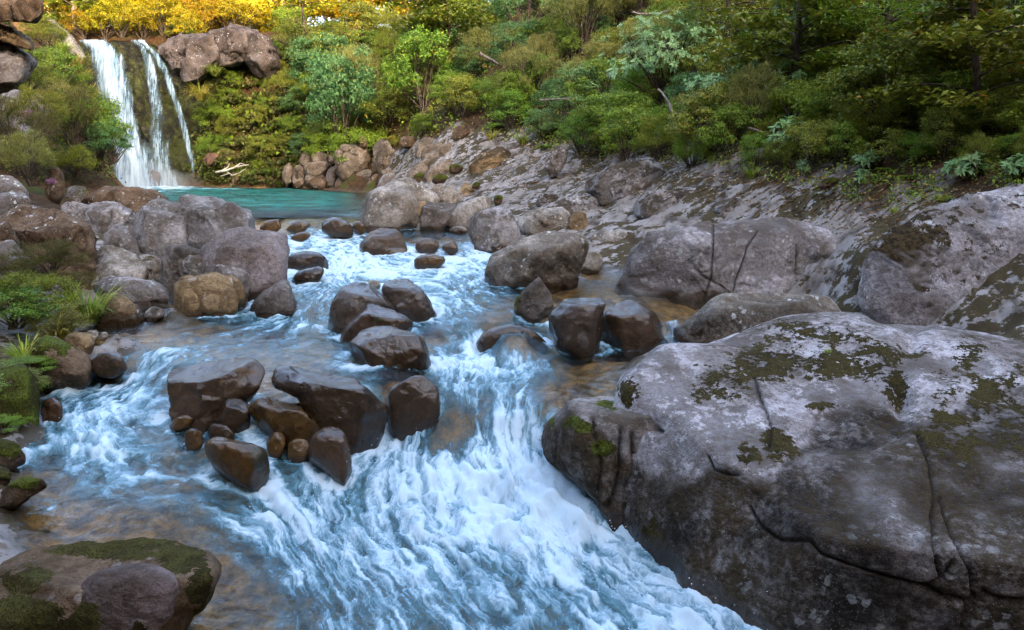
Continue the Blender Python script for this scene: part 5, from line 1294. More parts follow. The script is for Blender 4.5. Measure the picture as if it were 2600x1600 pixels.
def layered_crown(seed, H=6.0, R=2.4, n=34, nl=170, L=.11, W=.065):
    """beech: flat sprays in tiers on level branches"""
    r = np.random.default_rng(seed)
    cs, P, A, N, Ls = [], [], [], [], []
    tubes = []
    lean = r.normal(size=2) * .12
    ts = np.linspace(0, 1, 8)
    trunk = np.column_stack([lean[0] * H * ts ** 1.3, lean[1] * H * ts ** 1.3, H * ts])
    tubes.append(tube(trunk, np.linspace(.022 * H, .006 * H, 8), 6))
    for k in range(n):
        h = r.uniform(.05, 1.0)
        a = r.uniform(0, 2 * math.pi)
        reach = R * r.uniform(.35, 1.0) * (1.15 - .75 * max(h - .35, 0))
        o = np.array([np.interp(h, ts, trunk[:, 0]), np.interp(h, ts, trunk[:, 1]), h * H])
        e = o + np.array([math.cos(a) * reach, math.sin(a) * reach, r.uniform(-.05, .10) * H * .5])
        tt = np.linspace(0, 1, 5)[:, None]
        tubes.append(tube(o + (e - o) * tt + np.array([0, 0, .10 * reach]) * np.sin(tt * math.pi), np.linspace(.006 * H, .0015 * H, 5), 4))
        rx = R * r.uniform(.22, .42)
        for (cc, rs) in ((e, rx), (o + (e - o) * .6, rx * .8)):
            m = nl // 2
            th = r.uniform(0, 2 * math.pi, m); rr = np.sqrt(r.random(m)) * rs * (1 + .25 * np.sin(th * 3 + k))
            P.append(np.column_stack([cc[0] + rr * np.cos(th), cc[1] + rr * np.sin(th), cc[2] + .07 * R * r.normal(size=m) * .6 - .10 * rr]))
            nn = unit(np.column_stack([.45 * r.normal(size=m), .45 * r.normal(size=m), np.ones(m)]))
            N.append(nn)
            A.append(np.cross(nn, r.normal(size=(m, 3))))
    P, A, N = np.concatenate(P), np.concatenate(A), np.concatenate(N)
    Ls = L * r.uniform(.7, 1.3, len(P))
    return leaves(P, A, N, Ls, Ls * W / L), join(tubes)
def blades(seed, n=140, L=.7, W=.014, spread=.5, droop=.7, r0=.08, segs=5, down=False):
    """a tussock: arching strips from one foot"""
    r = np.random.default_rng(seed)
    a = r.uniform(0, 2 * math.pi, n); ln = L * r.uniform(.45, 1.1, n)
    t = np.linspace(0, 1, segs)
    out = spread * r.uniform(.2, 1.0, n); dr = droop * r.uniform(.5, 1.2, n)
    h = np.stack([np.cos(a), np.sin(a), 0 * a], 1)
    foot = h * (r0 * np.sqrt(r.random(n)))[:, None]
    x = ln[:, None] * (out[:, None] * t + .35 * dr[:, None] * t ** 2)
    z = ln[:, None] * (t * (1 - .35 * out[:, None]) - .75 * dr[:, None] * t ** 2.3)
    P = foot[:, None] + h[:, None] * x[..., None] + np.array([0, 0, 1.0]) * z[..., None]
    sd = np.stack([-np.sin(a + .4), np.cos(a + .4), 0 * a], 1)[:, None]
    w = (W * (1 - t ** 2 * .92))[None, :, None] * r.uniform(.7, 1.3, n)[:, None, None]
    v = np.stack([P - sd * w * .5, P + sd * w * .5], 2).reshape(n, -1, 3)
    k = np.arange(segs - 1)
    f1 = np.stack([2 * k, 2 * k + 1, 2 * k + 3, 2 * k + 2], 1)
    f = (np.arange(n) * segs * 2)[:, None, None] + f1[None]
    return v.reshape(-1, 3), f.reshape(-1, 4)
def fern(seed, n=9, L=.7):
    r = np.random.default_rng(seed)
    C, A, N, Ls = [], [], [], []
    for k in range(n):
        a = 2 * math.pi * k / n + r.normal() * .25
        h = np.array([math.cos(a), math.sin(a), 0])
        sd = np.array([-h[1], h[0], 0])
        ln = L * r.uniform(.75, 1.1)
        for t in np.linspace(.12, 1, 22):
            p = h * ln * (.75 * t + .15 * t * t) + np.array([0, 0, ln * (.85 * t - .95 * t ** 2)])
            wl = .30 * ln * math.sin(math.pi * min(1, (t * .86 + .12))) + .01
            for s_ in (-1, 1):
                C.append(p + sd * s_ * wl * .5); A.append(sd * s_ + h * .45 - np.array([0, 0, .15])); N.append((.1, .1, 1)); Ls.append(wl)
    Ls = np.array(Ls)
    return leaves(np.array(C), np.array(A), np.array(N) + 0 * np.array(A), Ls, ln * .045)
def rosette_mesh(seed, n=9, L=.2, W=.065):
    """a whorl of long leaves: each leaf two folded quads long"""
    r = np.random.default_rng(seed)
    vs, fs, k = [], [], 0
    for i in range(n):
        a = 2 * math.pi * i / n * 1.0 + r.normal() * .2
        el = r.uniform(-.15, .75)
        h = np.array([math.cos(a) * math.cos(el), math.sin(a) * math.cos(el), math.sin(el)])
        s_ = unit(np.cross(h, (0, 0, 1.0))); nn = np.cross(s_, h)
        l, w = L * r.uniform(.75, 1.1), W * r.uniform(.8, 1.15)
        pts = [h * .02, h * l * .5 + s_ * w * .5 + nn * .012, h * l * .55 - nn * .004, h * l * .5 - s_ * w * .5 + nn * .012, h * l - nn * l * .18]
        vs += pts; fs += [(k, k + 1, k + 4, k + 2), (k, k + 2, k + 4, k + 3)]; k += 5
    return np.array(vs), np.array(fs)
def twigs(seed, n=26, L=1.3, up=.5):
    r = np.random.default_rng(seed)
    parts = []
    def grow(p, d, ln, rad, lev):
        d = unit(d)
        pts = [p]
        for i in range(4):
            d = unit(d + .22 * r.normal(size=3))
            pts.append(pts[-1] + d * ln / 4)
        parts.append(tube(np.array(pts), np.linspace(rad, rad * .5, 5), 4))
        if lev < 3:
            for j in range(3 if lev < 2 else 2):
                grow(pts[r.integers(2, 5)], d + .75 * r.normal(size=3) * np.array([1, 1, .6]), ln * .66, rad * .55, lev + 1)
    for i in range(n):
        a = r.uniform(0, 2 * math.pi)
        grow(np.array([0, 0, 0.0]), np.array([math.cos(a), math.sin(a), up + r.uniform(0, 1.0)]), L * r.uniform(.5, .8), .016, 0)
    return join(parts)

MESH = {}
def proto(key, fn):
    if key not in MESH:
        MESH[key] = fn()
    return MESH[key]
def two(name, crown, wood, mat, wood_mat=None):
    a = mesh_np(name + '_foliage', *crown, smooth=False); a.materials.append(mat)
    b = None
    if wood is not None:
        b = mesh_np(name + '_stem', *wood); b.materials.append(wood_mat or BARK)
    return a, b
def P_shrub(mat, var, fine=1.0):
    def f():
        (c, cc) = clump_crown(100 + var, R=(1.25, 1.15, .95 + .1 * var), nc=52, nl=int(115 * fine), cr=.36, L=.085 / fine ** .5, W=.048 / fine ** .5)
        return two('shrub', c, stems(cc, var), LM[mat])
    return proto(('shrub', mat, var, fine), f)
def P_feather(mat, var):
    def f():
        (c, cc) = clump_crown(200 + var, R=(1.15, 1.1, 1.0), nc=60, nl=150, cr=.33, L=.15, W=.016, narrow=True, flat=1.1)
        return two('feathery', c, stems(cc, var, n=24, r0=.03), LM[mat])
    return proto(('feather', mat, var), f)
def P_layer(mat, var, H=6.0, L=.11):
    def f():
        c, w = layered_crown(300 + var, H=H, R=.40 * H, L=L, W=L * .6, n=38, nl=190)
        return two('layered', c, w, LM[mat])
    return proto(('layer', mat, var, H), f)
def P_tuft(mat, var, **k):
    return proto(('tuft', mat, var, tuple(sorted(k.items()))), lambda: two('tuft', blades(400 + var, **k), None, LM[mat]))
def P_fern(mat, var):
    return proto(('fern', mat, var), lambda: two('fern', fern(500 + var), None, LM[mat]))
def P_dead(var):
    return proto(('dead', var), lambda: two('dead', twigs(600 + var), None, DEADWOOD))

PLANTS = []
def plant(name, label, cat, meshes, loc, scale, rot=None, group=None, tilt=(0, 0), sxyz=(1, 1, 1), parts=('foliage', 'stem')):
    r = random.Random(int(abs(loc[0] * 131 + loc[1] * 17 + loc[2] * 7) * 100))
    root = link(name, None, loc=loc)
    root.rotation_euler = (tilt[0], tilt[1], r.uniform(0, 6.28) if rot is None else rot)
    root.scale = (scale * sxyz[0], scale * sxyz[1], scale * sxyz[2])
    tag(root, label, cat, group)
    for pn, me in zip(parts, meshes):
        if me is not None:
            o = link(pn, me, parent=root)
            if pn == 'foliage':
                o['kind'] = 'stuff'
    PLANTS.append(root)
    return root
def put(name, label, cat, meshes, px, py, wpx, ref=2.6, Y=None, sink=.06, **k):
    """stand a plant on the ground seen at (px, py), wpx picture points wide; ref: its own width in metres"""
    p = atY(px, py, Y) if Y else ground_hit(px, py)
    if p is None:
        return None
    s = wpx * ((p - CAM) @ FWD) / F / ref
    return plant(name, label, cat, meshes, (p[0], p[1], p[2] - sink * s), s, **k)

# ------------------------------------------------------------------ sunlit beeches beyond the fall
GB = 'sunlit golden beeches beyond the waterfall'
beech = [(70,64,11,'gold'),(135,70,12,'gold'),(185,62,9.5,'olive'),(240,74,13,'gold'),(300,66,11,'gold'),(350,78,14,'gold'),(400,66,10.5,'gold'),(455,72,12,'amber'),(505,68,11.5,'gold'),(560,76,13,'gold'),(610,70,12,'gold'),
         (660,68,9,'amber'),(40,84,15,'gold'),(160,88,15,'amber'),(280,90,15,'gold'),(420,92,16,'amber'),(530,94,15,'gold'),(715,67,9,'gold'),(770,70,10,'amber'),(830,66,9,'gold'),(890,68,9,'gold'),(945,66,9,'amber'),(1000,68,9,'gold'),(1060,66,9,'gold'),(1110,67,9,'amber'),(1165,68,9,'gold'),(230,66,8,'olive')]
ORD = ['first','second','third','fourth','fifth','sixth','seventh','eighth','ninth','tenth','eleventh','twelfth','thirteenth','fourteenth','fifteenth','sixteenth','seventeenth','eighteenth','nineteenth','twentieth']
TEN = {2: 'twenty', 3: 'thirty', 4: 'forty', 5: 'fifty'}
def ordinal(n):
    if n <= 20:
        return ORD[n - 1]
    t, u = divmod(n, 10)
    return (TEN[t][:-1] + 'ieth') if u == 0 else TEN[t] + '-' + ORD[u - 1]
beech.sort()
cnt = {}
for i, (px, Y, H, m) in enumerate(beech):
    q = atY(px, 60, Y)
    cnt[m] = cnt.get(m, 0) + 1
    word = {'gold': 'golden sunlit beech', 'amber': 'amber sunlit beech', 'olive': 'shaded olive beech'}[m]
    back = 'behind the waterfall lip' if px < 640 else 'above the far right slope'
    plant('beech_tree', '%s %s, %s of these from the left' % (word, back, ordinal(cnt[m])), 'tree', P_layer(m, i % 3, 6.0, .20), (q[0], q[1], ground_z(q[0], q[1]) - .3), H / 6.0, group=GB, parts=('crown', 'trunk'))

for i, (px, Y, w) in enumerate([(60,54,90),(110,56,100),(160,57.5,80),(215,59.5,80),(265,59.5,80),(310,59.8,90),(365,59.8,90),(420,60,100),(470,60,90),(520,62,110),(575,63,110),(620,64,100)]):
    q = atY(px, 90, Y); z = ground_z(q[0], q[1])
    plant('gold_shrub', 'low golden sunlit bush behind the waterfall lip, %s of these from the left' % ordinal(i + 1), 'shrub', P_shrub('gold' if i % 3 else 'amber', i % 3, 1.0), (q[0], q[1], z - .1), w * Y / F / 2.6 * 1.1, group='low golden bushes behind the waterfall lip')
# ------------------------------------------------------------------ named plants of the right slope, wall and banks
GS, GW, GLV = 'shrubs of the right slope', 'plants on the wall right of the waterfall', 'plants of the left bank'
sh, fe, la = P_shrub, P_feather, P_layer
put('shrub','tall dense blue green bush at the corner where wall meets right slope','shrub',sh('teal',0,1.4),872,400,190,group=GS,sxyz=(1,1,1.55))
put('shrub','rounded blue green bush low beside the tall dense one','shrub',sh('teal',1,1.4),930,340,120,group=GS)
put('dead_shrub','bare grey brown twiggy bush between two dense green bushes','shrub',P_dead(0),985,290,150,ref=2.2,group=GS,parts=('branch_mass','stem'))
put('shrub','dense mid green bush right of the bare twiggy one','shrub',sh('green',1,1.4),1075,300,170,group=GS,sxyz=(1,1,1.3))
put('shrub','pale blue green bush at the top of the far slope','shrub',sh('teal',2,1.4),1340,110,190,group=GS,sxyz=(1,1,1.2))
put('shrub','khaki feathery bush with a flat spreading top in the middle slope','shrub',fe('khaki',0),1340,265,200,group=GS,sxyz=(1,1,.8))
put('shrub','tall khaki feathery bush near the top middle','shrub',fe('khaki',1),1480,130,210,group=GS,sxyz=(1,1,1.2))
put('shrub','bright green bush below the khaki feathery ones','shrub',sh('bright',1),1140,300,110,group=GS)
put('shrub','light green bush at the forest edge above the folded outcrop','shrub',sh('bright',0),1310,300,120,group=GS)
put('tree','layered beech on the slope top above the tall blue green bush','tree',la('olive',0),790,190,170,ref=4.4,group=GS,parts=('crown','trunk'))
put('tree','layered beech spreading over the dense mid green bush','tree',la('olive',1),1150,200,230,ref=4.4,group=GS,parts=('crown','trunk'))
put('tree','layered beech with level sprays at the upper right','tree',la('olive',2),2010,260,380,ref=4.4,group=GS,parts=('crown','trunk'))
put('tree','layered beech near the top right corner','tree',la('green',0),2250,250,330,ref=4.4,group=GS,parts=('crown','trunk'))
put('tree','olive layered beech in the shade at the top middle right','tree',la('olive',0),1850,170,300,ref=4.4,group=GS,parts=('crown','trunk'))
put('tree','dim layered beech beside the right frame edge','tree',la('olive',1),2480,330,380,ref=4.4,group=GS,parts=('crown','trunk'))
put('shrub','wide bright olive bush with small leaves right of centre slope','shrub',sh('olive',2,1.4),2250,330,330,group=GS,sxyz=(1,1,.7))
put('shrub','feathery khaki shrub standing left of the glossy branch','shrub',fe('khaki',2),1910,350,150,group=GS,sxyz=(1,1,1.4))
put('shrub','dark olive shrub hanging over the pitted bedrock shoulder','shrub',sh('olive',1,1.4),1800,400,230,group=GS,sxyz=(1,1,.8))
put('shrub','fine green shrub at the forest edge above the lilac tilted rock','shrub',sh('green',2,1.4),1560,380,200,group=GS,sxyz=(1,1,.8))
put('shrub','feathery green shrub near the right frame edge','shrub',fe('green',0),2520,200,260,group=GS,sxyz=(1,1,1.3))

# broad glossy leaves in whorls, each whorl a part
ROS = [mesh_np('leaf_whorl', *rosette_mesh(700 + i), smooth=False) for i in range(4)]
for m in ROS:
    m.materials.append(LM['glossy'])
def broadleaf(label, px, py, wpx, n, seed, Y=None, sz=1.0, hz=.8):
    p = atY(px, py, Y) if Y else ground_hit(px, py)
    r = np.random.default_rng(seed)
    s = wpx * ((p - CAM) @ FWD) / F / 2.0
    root = link('broadleaf_shrub', None, loc=p)
    tag(root, label, 'shrub', 'glossy broad leaved shrubs')
    d = unit(r.normal(size=(n * 4, 3))); d = d[(d[:, 2] > -.25) & (d[:, 1] < .45)][:n]
    e = d * np.array([1, .8, hz]) * (s * r.uniform(.55, 1.05, len(d)) * (1 + .3 * fbm(d * 2 + seed, 2, seed)))[:, None] + np.array([0, 0, s * hz * .8])
    v, f = stems(e, seed, n=min(28, n), r0=.03 * s, r1=.006)
    link('stem', mesh_np('stem', v, f), BARK, root)
    for i, (a, b) in enumerate(zip(e, d)):
        o = link('leaf_whorl', ROS[i % 4], parent=root, loc=a)
        q = Vector(unit(b * .8 + np.array([0, -.1, .75]) + .25 * r.normal(size=3))).to_track_quat('Z', 'Y')
        o.rotation_euler = q.to_euler()
        o.scale = (sz * r.uniform(.8, 1.2),) * 3
    return root
broadleaf('large pale glossy leaved shrub in whorls, centre of the right slope', 1690, 275, 320, 290, 1, sz=1.1)
broadleaf('glossy whorled shrub just right of the large pale one', 1800, 300, 140, 70, 2, sz=1.0)
broadleaf('green glossy shrub high on the slope under the level beech sprays', 2080, 150, 260, 130, 3, sz=1.1)
broadleaf('glossy shrub with drooping whorls left of the dark gap', 2000, 270, 150, 80, 4, sz=1.0)
broadleaf('small glossy branch reaching out above the bare soil', 2000, 395, 120, 30, 5, sz=1.05)
broadleaf('glossy plant near the right edge just above the litter', 2450, 455, 85, 22, 6, sz=.85)
broadleaf('glossy plant cut by the right frame edge above the litter', 2585, 455, 80, 20, 7, sz=.85)
broadleaf('tiny glossy seedling on the bare soil, upper of two', 2195, 425, 55, 12, 8, sz=.7)
broadleaf('tiny glossy seedling on the bare soil, lower of two', 2187, 470, 45, 9, 9, sz=.65)
broadleaf('tiny glossy seedling at the rock edge right of the shoulder', 2040, 440, 40, 9, 10, sz=.6)
broadleaf('pale glossy shrub at the top of the middle slope', 1400, 60, 200, 110, 11, sz=1.2)
broadleaf('pale glossy shrub at the upper right beside feathery growth', 2380, 150, 170, 40, 12, sz=1.2)
broadleaf('glossy low plant on the forest edge under the centre shrub', 1700, 370, 80, 22, 13, sz=.9)

# fill: the rest of the forest, on a loose lattice over the slope, in their own rows
rf = random.Random(5)
rows = {'edge': 'at the forest edge', 'mid': 'midway up the right slope', 'high': 'high on the right slope', 'wall': 'on the leafy wall'}
kinds = [('teal','blue green small leaved shrub',lambda v: sh('teal',v % 3,1.4)),('green','green small leaved shrub',lambda v: sh('green',v % 3,1.4)),('olive','olive small leaved shrub',lambda v: sh('olive',v % 3,1.4)),
         ('fgreen','green feathery shrub',lambda v: fe('green',v % 2)),('fkhaki','khaki feathery shrub',lambda v: fe('khaki',v % 3)),('folive','olive feathery shrub',lambda v: fe('olive',v % 2)),('bright','bright green shrub',lambda v: sh('bright',v % 2))]
wts = {'edge': (2,4,4,2,1,2,2), 'mid': (3,4,5,2,3,3,1), 'high': (2,4,5,2,3,3,1), 'wall': (2,4,3,2,1,3,2)}
ex = np.array([e[0] for e in EDGE], float); ey = np.array([e[1] for e in EDGE], float)
fill = []
py = -70.0
while py < 470:
    px = 470.0 + rf.uniform(0, 40)
    while px < 2720:
        x, y = px + rf.uniform(-26, 26), py + rf.uniform(-22, 22)
        lim = np.interp(x, ex, ey) + 6 if x > 800 else 452
        top = 60 if x < 640 else (85 if x < 1180 else -80)
        if top < y < lim and not (480 < x < 700 and y < 190):
            row = 'wall' if x < 800 else ('edge' if y > lim - 80 else ('mid' if y > lim - 240 else 'high'))
            k = rf.choices(range(7), wts[row])[0]
            if x > 1900 and k in (0, 4):
                k = rf.choice((2, 5, 1))
            w = rf.uniform(85, 165) * (0.62 if row == 'wall' else (.9 if row == 'edge' else 1.0))
            fill.append((x, y, row, k, w))
        px += 78 if px > 800 else 58
    py += 60
cnt = {}
for (x, y, row, k, w) in sorted(fill):
    key = (row, k); cnt[key] = cnt.get(key, 0) + 1
    lab = '%s %s, %s of these from the left' % (kinds[k][1], rows[row], ordinal(cnt[key]))
    put('shrub', lab, 'shrub', kinds[k][2](rf.randrange(6)), x, y, w * 1.08, group=GW if row == 'wall' else GS, sxyz=(1, 1, rf.uniform(.75, 1.2)), sink=.42)

# tussocks, ferns and grasses
tl = dict(n=220, L=1.0, W=.016, spread=.45, droop=.95)
GT = 'tussocks and ferns'
for i, (px, py, w, m, lab) in enumerate([
   (510,250,120,'straw','long drooping tussock hanging right of the thin strand of the waterfall'),
   (775,235,80,'grass','bright drooping tussock high on the leafy wall'),
   (545,190,80,'grass','green drooping tussock under the brown outcrop'),
   (230,250,110,'straw','straw coloured tussock hanging at the left side of the waterfall'),
   (190,170,120,'straw','shaggy tussock above the left side of the waterfall'),
   (160,130,100,'grass','green tussock under the purple grey rib'),
   (215,200,90,'straw','drooping tussock beside the waterfall lip'),
   (940,335,110,'straw','pale grass clump on the knobbly far boulder'),
   (975,350,90,'grass','green grass clump beside the tall weathered stone'),
   (1005,370,80,'straw','thin pale grass behind the tall weathered stone'),
   (720,100,60,'straw','pale hanging tuft below the layered beech'),
   (660,435,90,'grass','grass on the far shore above the driftwood'),(600,440,80,'grass','grass tuft right of the driftwood'),(690,450,80,'grass','low grass along the far waterline'),(630,452,70,'grass','low grass nearest the driftwood on the far waterline')]):
    Yt = {0: 53, 2: 54, 3: 53.2, 4: 50, 5: 49, 6: 52, 1: 52}.get(i)
    put('tussock', lab, 'grass', P_tuft(m, i % 3, **tl), px, py, w, ref=1.3, Y=Yt, group=GT, parts=('blades', 'x'))
gt2 = dict(n=150, L=.55, W=.011, spread=.5, droop=.7)
for i, (px, py, w, m, lab) in enumerate([
   (225,800,240,'grass','large arching grass clump over the left shallows'),(175,770,150,'grass','narrow upright grass clump beside the brown heath'),(115,730,110,'grass','grass blades rising in front of the pale sloping boulder'),
   (140,860,200,'straw','straw coloured grass under the large arching clump'),(60,905,150,'grass','small bright grass tuft on the moss capped boulder'),(85,810,150,'grass','grass tuft between heath and arching clump'),
   (2270,540,60,'grass','upright grass blades left of the striated slope'),(2500,520,60,'grass','grass tuft on top of the striated slope'),(2390,515,70,'grass','small grass tuft on the soil edge'),(1910,450,90,'grass','drooping grass over the bedrock shoulder'),
   (2270,835,45,'straw','wispy grass behind the giant boulder'),(2100,895,35,'grass','tiny grass tuft in the moss of the giant boulder'),(1330,370,90,'grass','grass hanging over the forest edge above the outlet'),(1250,350,80,'straw','pale grass at the forest edge above the ribs'),(2380,1430,25,'straw','dry tuft in the crack of the giant boulder')]):
    Yt = {0: 11.3, 1: 11.5, 2: 11.6, 3: 10.4, 4: 8.8, 5: 10.9, 11: 6.9, 14: 5.0}.get(i)
    put('grass_clump', lab, 'grass', P_tuft(m, i % 3, **gt2), px, py, w, ref=.75, Y=Yt, group=GT, parts=('blades', 'x'))
for i, (px, py, w, lab) in enumerate([(1400,330,110,'green fern under the khaki feathery bushes'),(1270,330,90,'fern at the forest edge left of the light green bush'),(1930,405,100,'palm like fern below the glossy branch'),(2250,440,70,'fern on the bare soil right of the seedlings'),(2300,450,60,'small fern further right on the bare soil'),(1390,375,80,'pale fern hanging above the tan slab'),(2440,390,70,'fern in the shade near the right edge')]):
    put('fern', lab, 'fern', P_fern('green' if i % 2 else 'bright', i % 3), px, py, w, ref=1.25, group=GT, parts=('fronds', 'x'))

# left bank heath and shrubs
H = [
 ('shrub','brown and green heath shrub at the left edge under the cliff','brown',0,60,440,210,21.5,1.0),('shrub','khaki heath shrub spilling over the weathered grey boulder','khaki',1,80,470,130,20,1.2),
 ('shrub','olive heath shrub above the slanting slab','olive',1,110,340,150,27,.9),('shrub','brown topped shrub in front of the waterfall','brown',2,190,380,170,30,1.0),
 ('shrub','dark green drooping shrub hanging before the waterfall','green',0,250,430,170,31,1.3),('shrub','olive shrub at the foot of the dark drooping one','olive',0,195,450,110,29,.8),
 ('shrub','olive shrub at the cliff foot','olive',1,70,250,150,33,.8),('shrub','green shrub on the ledge above the waterfall side','green',1,150,240,150,40,.8),('shrub','olive growth on the steep bank left of the waterfall','olive',0,200,320,130,42,1.0),
 ('shrub','small olive bush on the cliff ledge','olive',1,120,130,110,44,.9),('shrub','khaki growth over the steep bank','khaki',0,150,300,120,37,.9)]
for (nm, lab, m, v, px, py, w, Y, hz) in H:
    put(nm, lab, 'shrub', fe(m, v) if m != 'green' else sh('green', v, 1.4), px, py, w, Y=Y, group=GLV, sxyz=(1, 1, hz))
put('shrub','leafy green branches reaching right across the waterfall foot','shrub',sh('teal',2,1.4),290,410,110,Y=30.5,group=GLV)
for (lab, m, px, py, w, Y, hz) in (('heath cushion of brown twigs in front of the big dark boulder','brown',130,700,170,12.2,.6),('brown heath cushion at the left edge below the pale sloping boulder','brown',20,745,170,11.2,.7),('low brown heath behind the arching grass clump','brown',180,750,150,11.8,.5),
        ('olive heath cushion left of the arching grass clump','olive',70,790,190,10.8,.6),('khaki dry heath under the arching grass clump','khaki',150,850,150,10.5,.45)):
    put('heath_cushion', lab, 'shrub', fe(m, 0), px, py, w, Y=Y, group=GLV, sxyz=(1, 1, hz))
for (lab, m, px, py, w, Y, hz) in (('dark leafy green mat on the bank at the left edge','green',40,830,230,10.5,.5),('olive leafy mat between the grass clumps','olive',170,830,170,10.9,.45),('bright green leafy mat on the moss capped boulder','bright',70,945,150,8.5,.3),('green mat of small leaves over the moss wall','green',25,1010,170,7.9,.4),('bright moss like mat halfway down the moss wall','bright',10,1095,110,7.25,.4),('olive mat trailing down the moss wall','olive',70,990,110,8.0,.5)):
    put('leafy_mat', lab, 'plant', sh(m, 1, 1.4), px, py, w, Y=Y, group=GLV, sxyz=(1, 1, hz))
put('heather', 'pink flowering heather among the brown heath on the left', 'shrub', fe('pink', 0), 130, 474, 24, Y=19.8, group=GLV)
put('heather', 'small pink heather above the slanting slab', 'shrub', fe('pink', 0), 75, 310, 35, Y=25.5, group=GLV)

# driftwood on the far shore
r = np.random.default_rng(3)
drift = link('driftwood', None, loc=atY(590, 445, 51.8))
tag(drift, 'bleached forked driftwood lying on the far shore right of the waterfall', 'driftwood')
def at_d(px, py):
    return atY(px, py, 51.6) - np.array(drift.location)
for pts, rad in (([(545,438),(575,434),(600,424),(632,418)],.10),([(575,434),(590,446),(610,440),(625,428)],.06),([(600,424),(604,414),(625,421)],.05),([(560,436),(580,424),(583,414)],.05),([(585,440),(560,448)],.05)):
    P = np.array([at_d(*q) for q in pts]); P[:, 1] += r.normal(size=len(P)) * .15
    t = np.linspace(0, len(P) - 1, 10); P = np.column_stack([np.interp(t, np.arange(len(P)), P[:, i]) for i in range(3)])
    link('branch', mesh_np('branch', *tube(P, np.linspace(rad, rad * .45, 10), 6)), DRIFT, drift)
# bare limbs and trunks that show in the forest
GK = 'bare limbs in the forest'
for lab, pts, Y, rad in (('pale bare limb arching at the upper right slope',[(1875,50),(1900,62),(1930,68),(1960,78),(1975,80)],24,.045),('thin bare branch crossing above the centre shrub',[(1605,30),(1650,35),(1700,25)],28,.05),
        ('dark broken branch in the middle slope',[(1215,135),(1240,150),(1262,165)],31,.07),('horizontal dead branch left of the large glossy shrub',[(1370,255),(1410,254),(1450,250)],27,.04),('slender dark trunk below the large glossy shrub',[(1715,300),(1695,260),(1670,230)],21,.05),
        ('straight dim trunk near the top right',[(2235,130),(2232,60),(2230,-20)],24,.06),('second straight dim trunk near the top right',[(2160,110),(2158,40),(2160,-20)],25,.05),('thin curved bare branch beside the glossy branch',[(1900,325),(1940,340),(1990,350),(2010,360)],17.5,.03)):
    P = np.array([atY(a, b, Y + .3 * i) for i, (a, b) in enumerate(pts)])
    o0 = P[0].copy(); t = np.linspace(0, len(P) - 1, 12); P = np.column_stack([np.interp(t, np.arange(len(P)), P[:, i]) for i in range(3)])
    P += .03 * np.cumsum(r.normal(size=P.shape), 0) * rad * 8
    tag(link('bare_limb', mesh_np('bare_limb', *tube(P - o0, np.linspace(rad, rad * .5, 12), 6)), DEADWOOD, loc=o0), lab, 'branch', GK)

# moss cushions on the right slope and moss on the left wall
for i, (cr, pts, Y, lab) in enumerate([
  ('U',[(780,1160),(800,1130),(850,1125),(885,1150),(860,1175),(800,1180)],30,'bright green moss cushion on the slope above the outlet'),
  ('U',[(660,1240),(690,1200),(750,1195),(780,1220),(720,1255)],30,'second green moss cushion lower on the slope above the outlet'),
  ('U',[(510,1240),(560,1190),(620,1180),(600,1230),(540,1260)],33,'dark green moss cushion between the slanting ribs'),
  ('U',[(930,1280),(960,1250),(1000,1250),(990,1290)],27.5,'small moss cushion right behind the outlet boulders'),
  ('U',[(1085,1370),(1110,1340),(1155,1345),(1140,1390),(1100,1395)],24,'moss tuft above the egg shaped boulder'),
  ('V',[(1010,1270),(1050,1235),(1130,1215),(1170,1235),(1120,1270),(1050,1285)],14.6,'bright green moss cushion on the bare soil')]):
    make_rock('moss_cushion', lab, 'moss', crop(cr, pts), Y=Y, tone='dark', seed=800 + i, wet=False, moss=3.0, sub=4, facets=0, lichen=0, speck=0, group='moss cushions')

# fallen leaves over the soil of the right bank
rl = np.random.default_rng(11)
qa, qb = rl.uniform(1250, 2640, 26000), rl.uniform(360, 640, 26000)
lim = np.interp(qa, ex, ey)
okq = (lim - 70 < qb) & (qb < lim + 95) & (rl.random(26000) > (qb - lim) / 130)
P, okh = ground_hits(qa[okq][:6500], qb[okq][:6500])
P = P[okh & (P[:, 1] < 40)]
P[:, 2] = ground_zs(P) + .02
nn = unit(np.column_stack([.4 * rl.normal(size=len(P)) - .3, .4 * rl.normal(size=len(P)) - .4, np.ones(len(P))]))
Ls = rl.uniform(.03, .075, len(P)) * np.clip(P[:, 1] / 14, .8, 2)
v, f = leaves(P, np.cross(nn, rl.normal(size=P.shape)), nn, Ls, Ls * .6)
tag(link('leaf_litter', mesh_np('leaf_litter', v, f, smooth=False), LM['litter']), 'orange brown fallen leaves scattered over the soil of the right bank', 'leaf litter', kind='stuff')

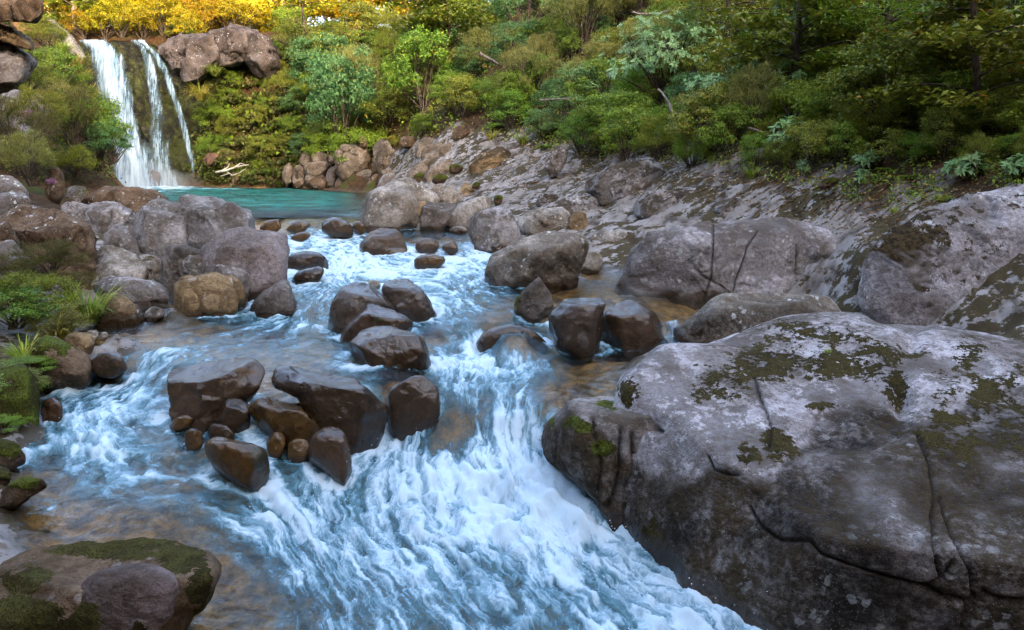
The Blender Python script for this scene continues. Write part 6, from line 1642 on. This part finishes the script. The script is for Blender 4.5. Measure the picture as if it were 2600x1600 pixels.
# low leafy growth over the wall and the forest floor: nobody could count it
def cover(name, label, mat, n, region, L, seed, upto=60, tuft=5, limy=458):
    r = np.random.default_rng(seed)
    a = r.uniform(region[0], region[1], n); b = r.uniform(region[2], region[3], n)
    lim = np.where(a > 800, np.interp(a, ex, ey) - 4, limy)
    m = fbm(np.column_stack([a * .013, b * .017, 0 * a + seed]), 3, seed)
    ok = (b < lim) & (m > -.12)
    P, okh = ground_hits(a[ok], b[ok]); P = P[okh & (P[:, 1] < upto)]
    P[:, 2] = ground_zs(P)
    P = np.repeat(P, tuft, 0)
    sc = np.clip(P[:, 1] / 30, .5, 2)
    P = P + r.normal(size=P.shape) * (np.array([.16, .16, .10]) * sc[:, None]) + np.array([0, -.05, .12]) * sc[:, None]
    nn = unit(r.normal(size=P.shape) * .6 + np.array([-.35, -.45, .8]))
    Ls = L * r.uniform(.6, 1.4, len(P)) * sc
    v, f = leaves(P, np.cross(nn, r.normal(size=P.shape)), nn, Ls, Ls * .55)
    return tag(link(name, mesh_np(name, v, f, smooth=False), LM[mat]), label, 'undergrowth', kind='stuff')
cover('undergrowth', 'low green undergrowth clothing the leafy wall beside the waterfall', 'wall', 3400, (470, 830, 130, 462), .16, 21)
cover('undergrowth', 'bright low herbs dotted over the leafy wall beside the waterfall', 'bright', 420, (480, 830, 230, 462), .20, 22)
cover('undergrowth', 'green undergrowth on the forest floor of the right slope', 'green', 4200, (820, 2640, 40, 520), .12, 27)
cover('undergrowth', 'olive undergrowth on the forest floor of the right slope', 'olive', 6000, (820, 2640, 60, 520), .13, 23)
cover('undergrowth', 'khaki dry growth between the shrubs of the leafy wall', 'khaki', 1800, (470, 830, 110, 430), .15, 24)
cover('undergrowth', 'brown and olive growth on the steep bank left of the waterfall', 'wall', 1500, (0, 300, 190, 468), .13, 31, limy=470)
cover('undergrowth', 'green grassy growth along the far waterline right of the waterfall', 'wall', 900, (480, 740, 420, 474), .15, 32, limy=474)
cover('undergrowth', 'dark olive scrub covering the hillside at the far left edge', 'wall', 6000, (-1300, 20, -400, 560), .22, 33, limy=600, tuft=6)
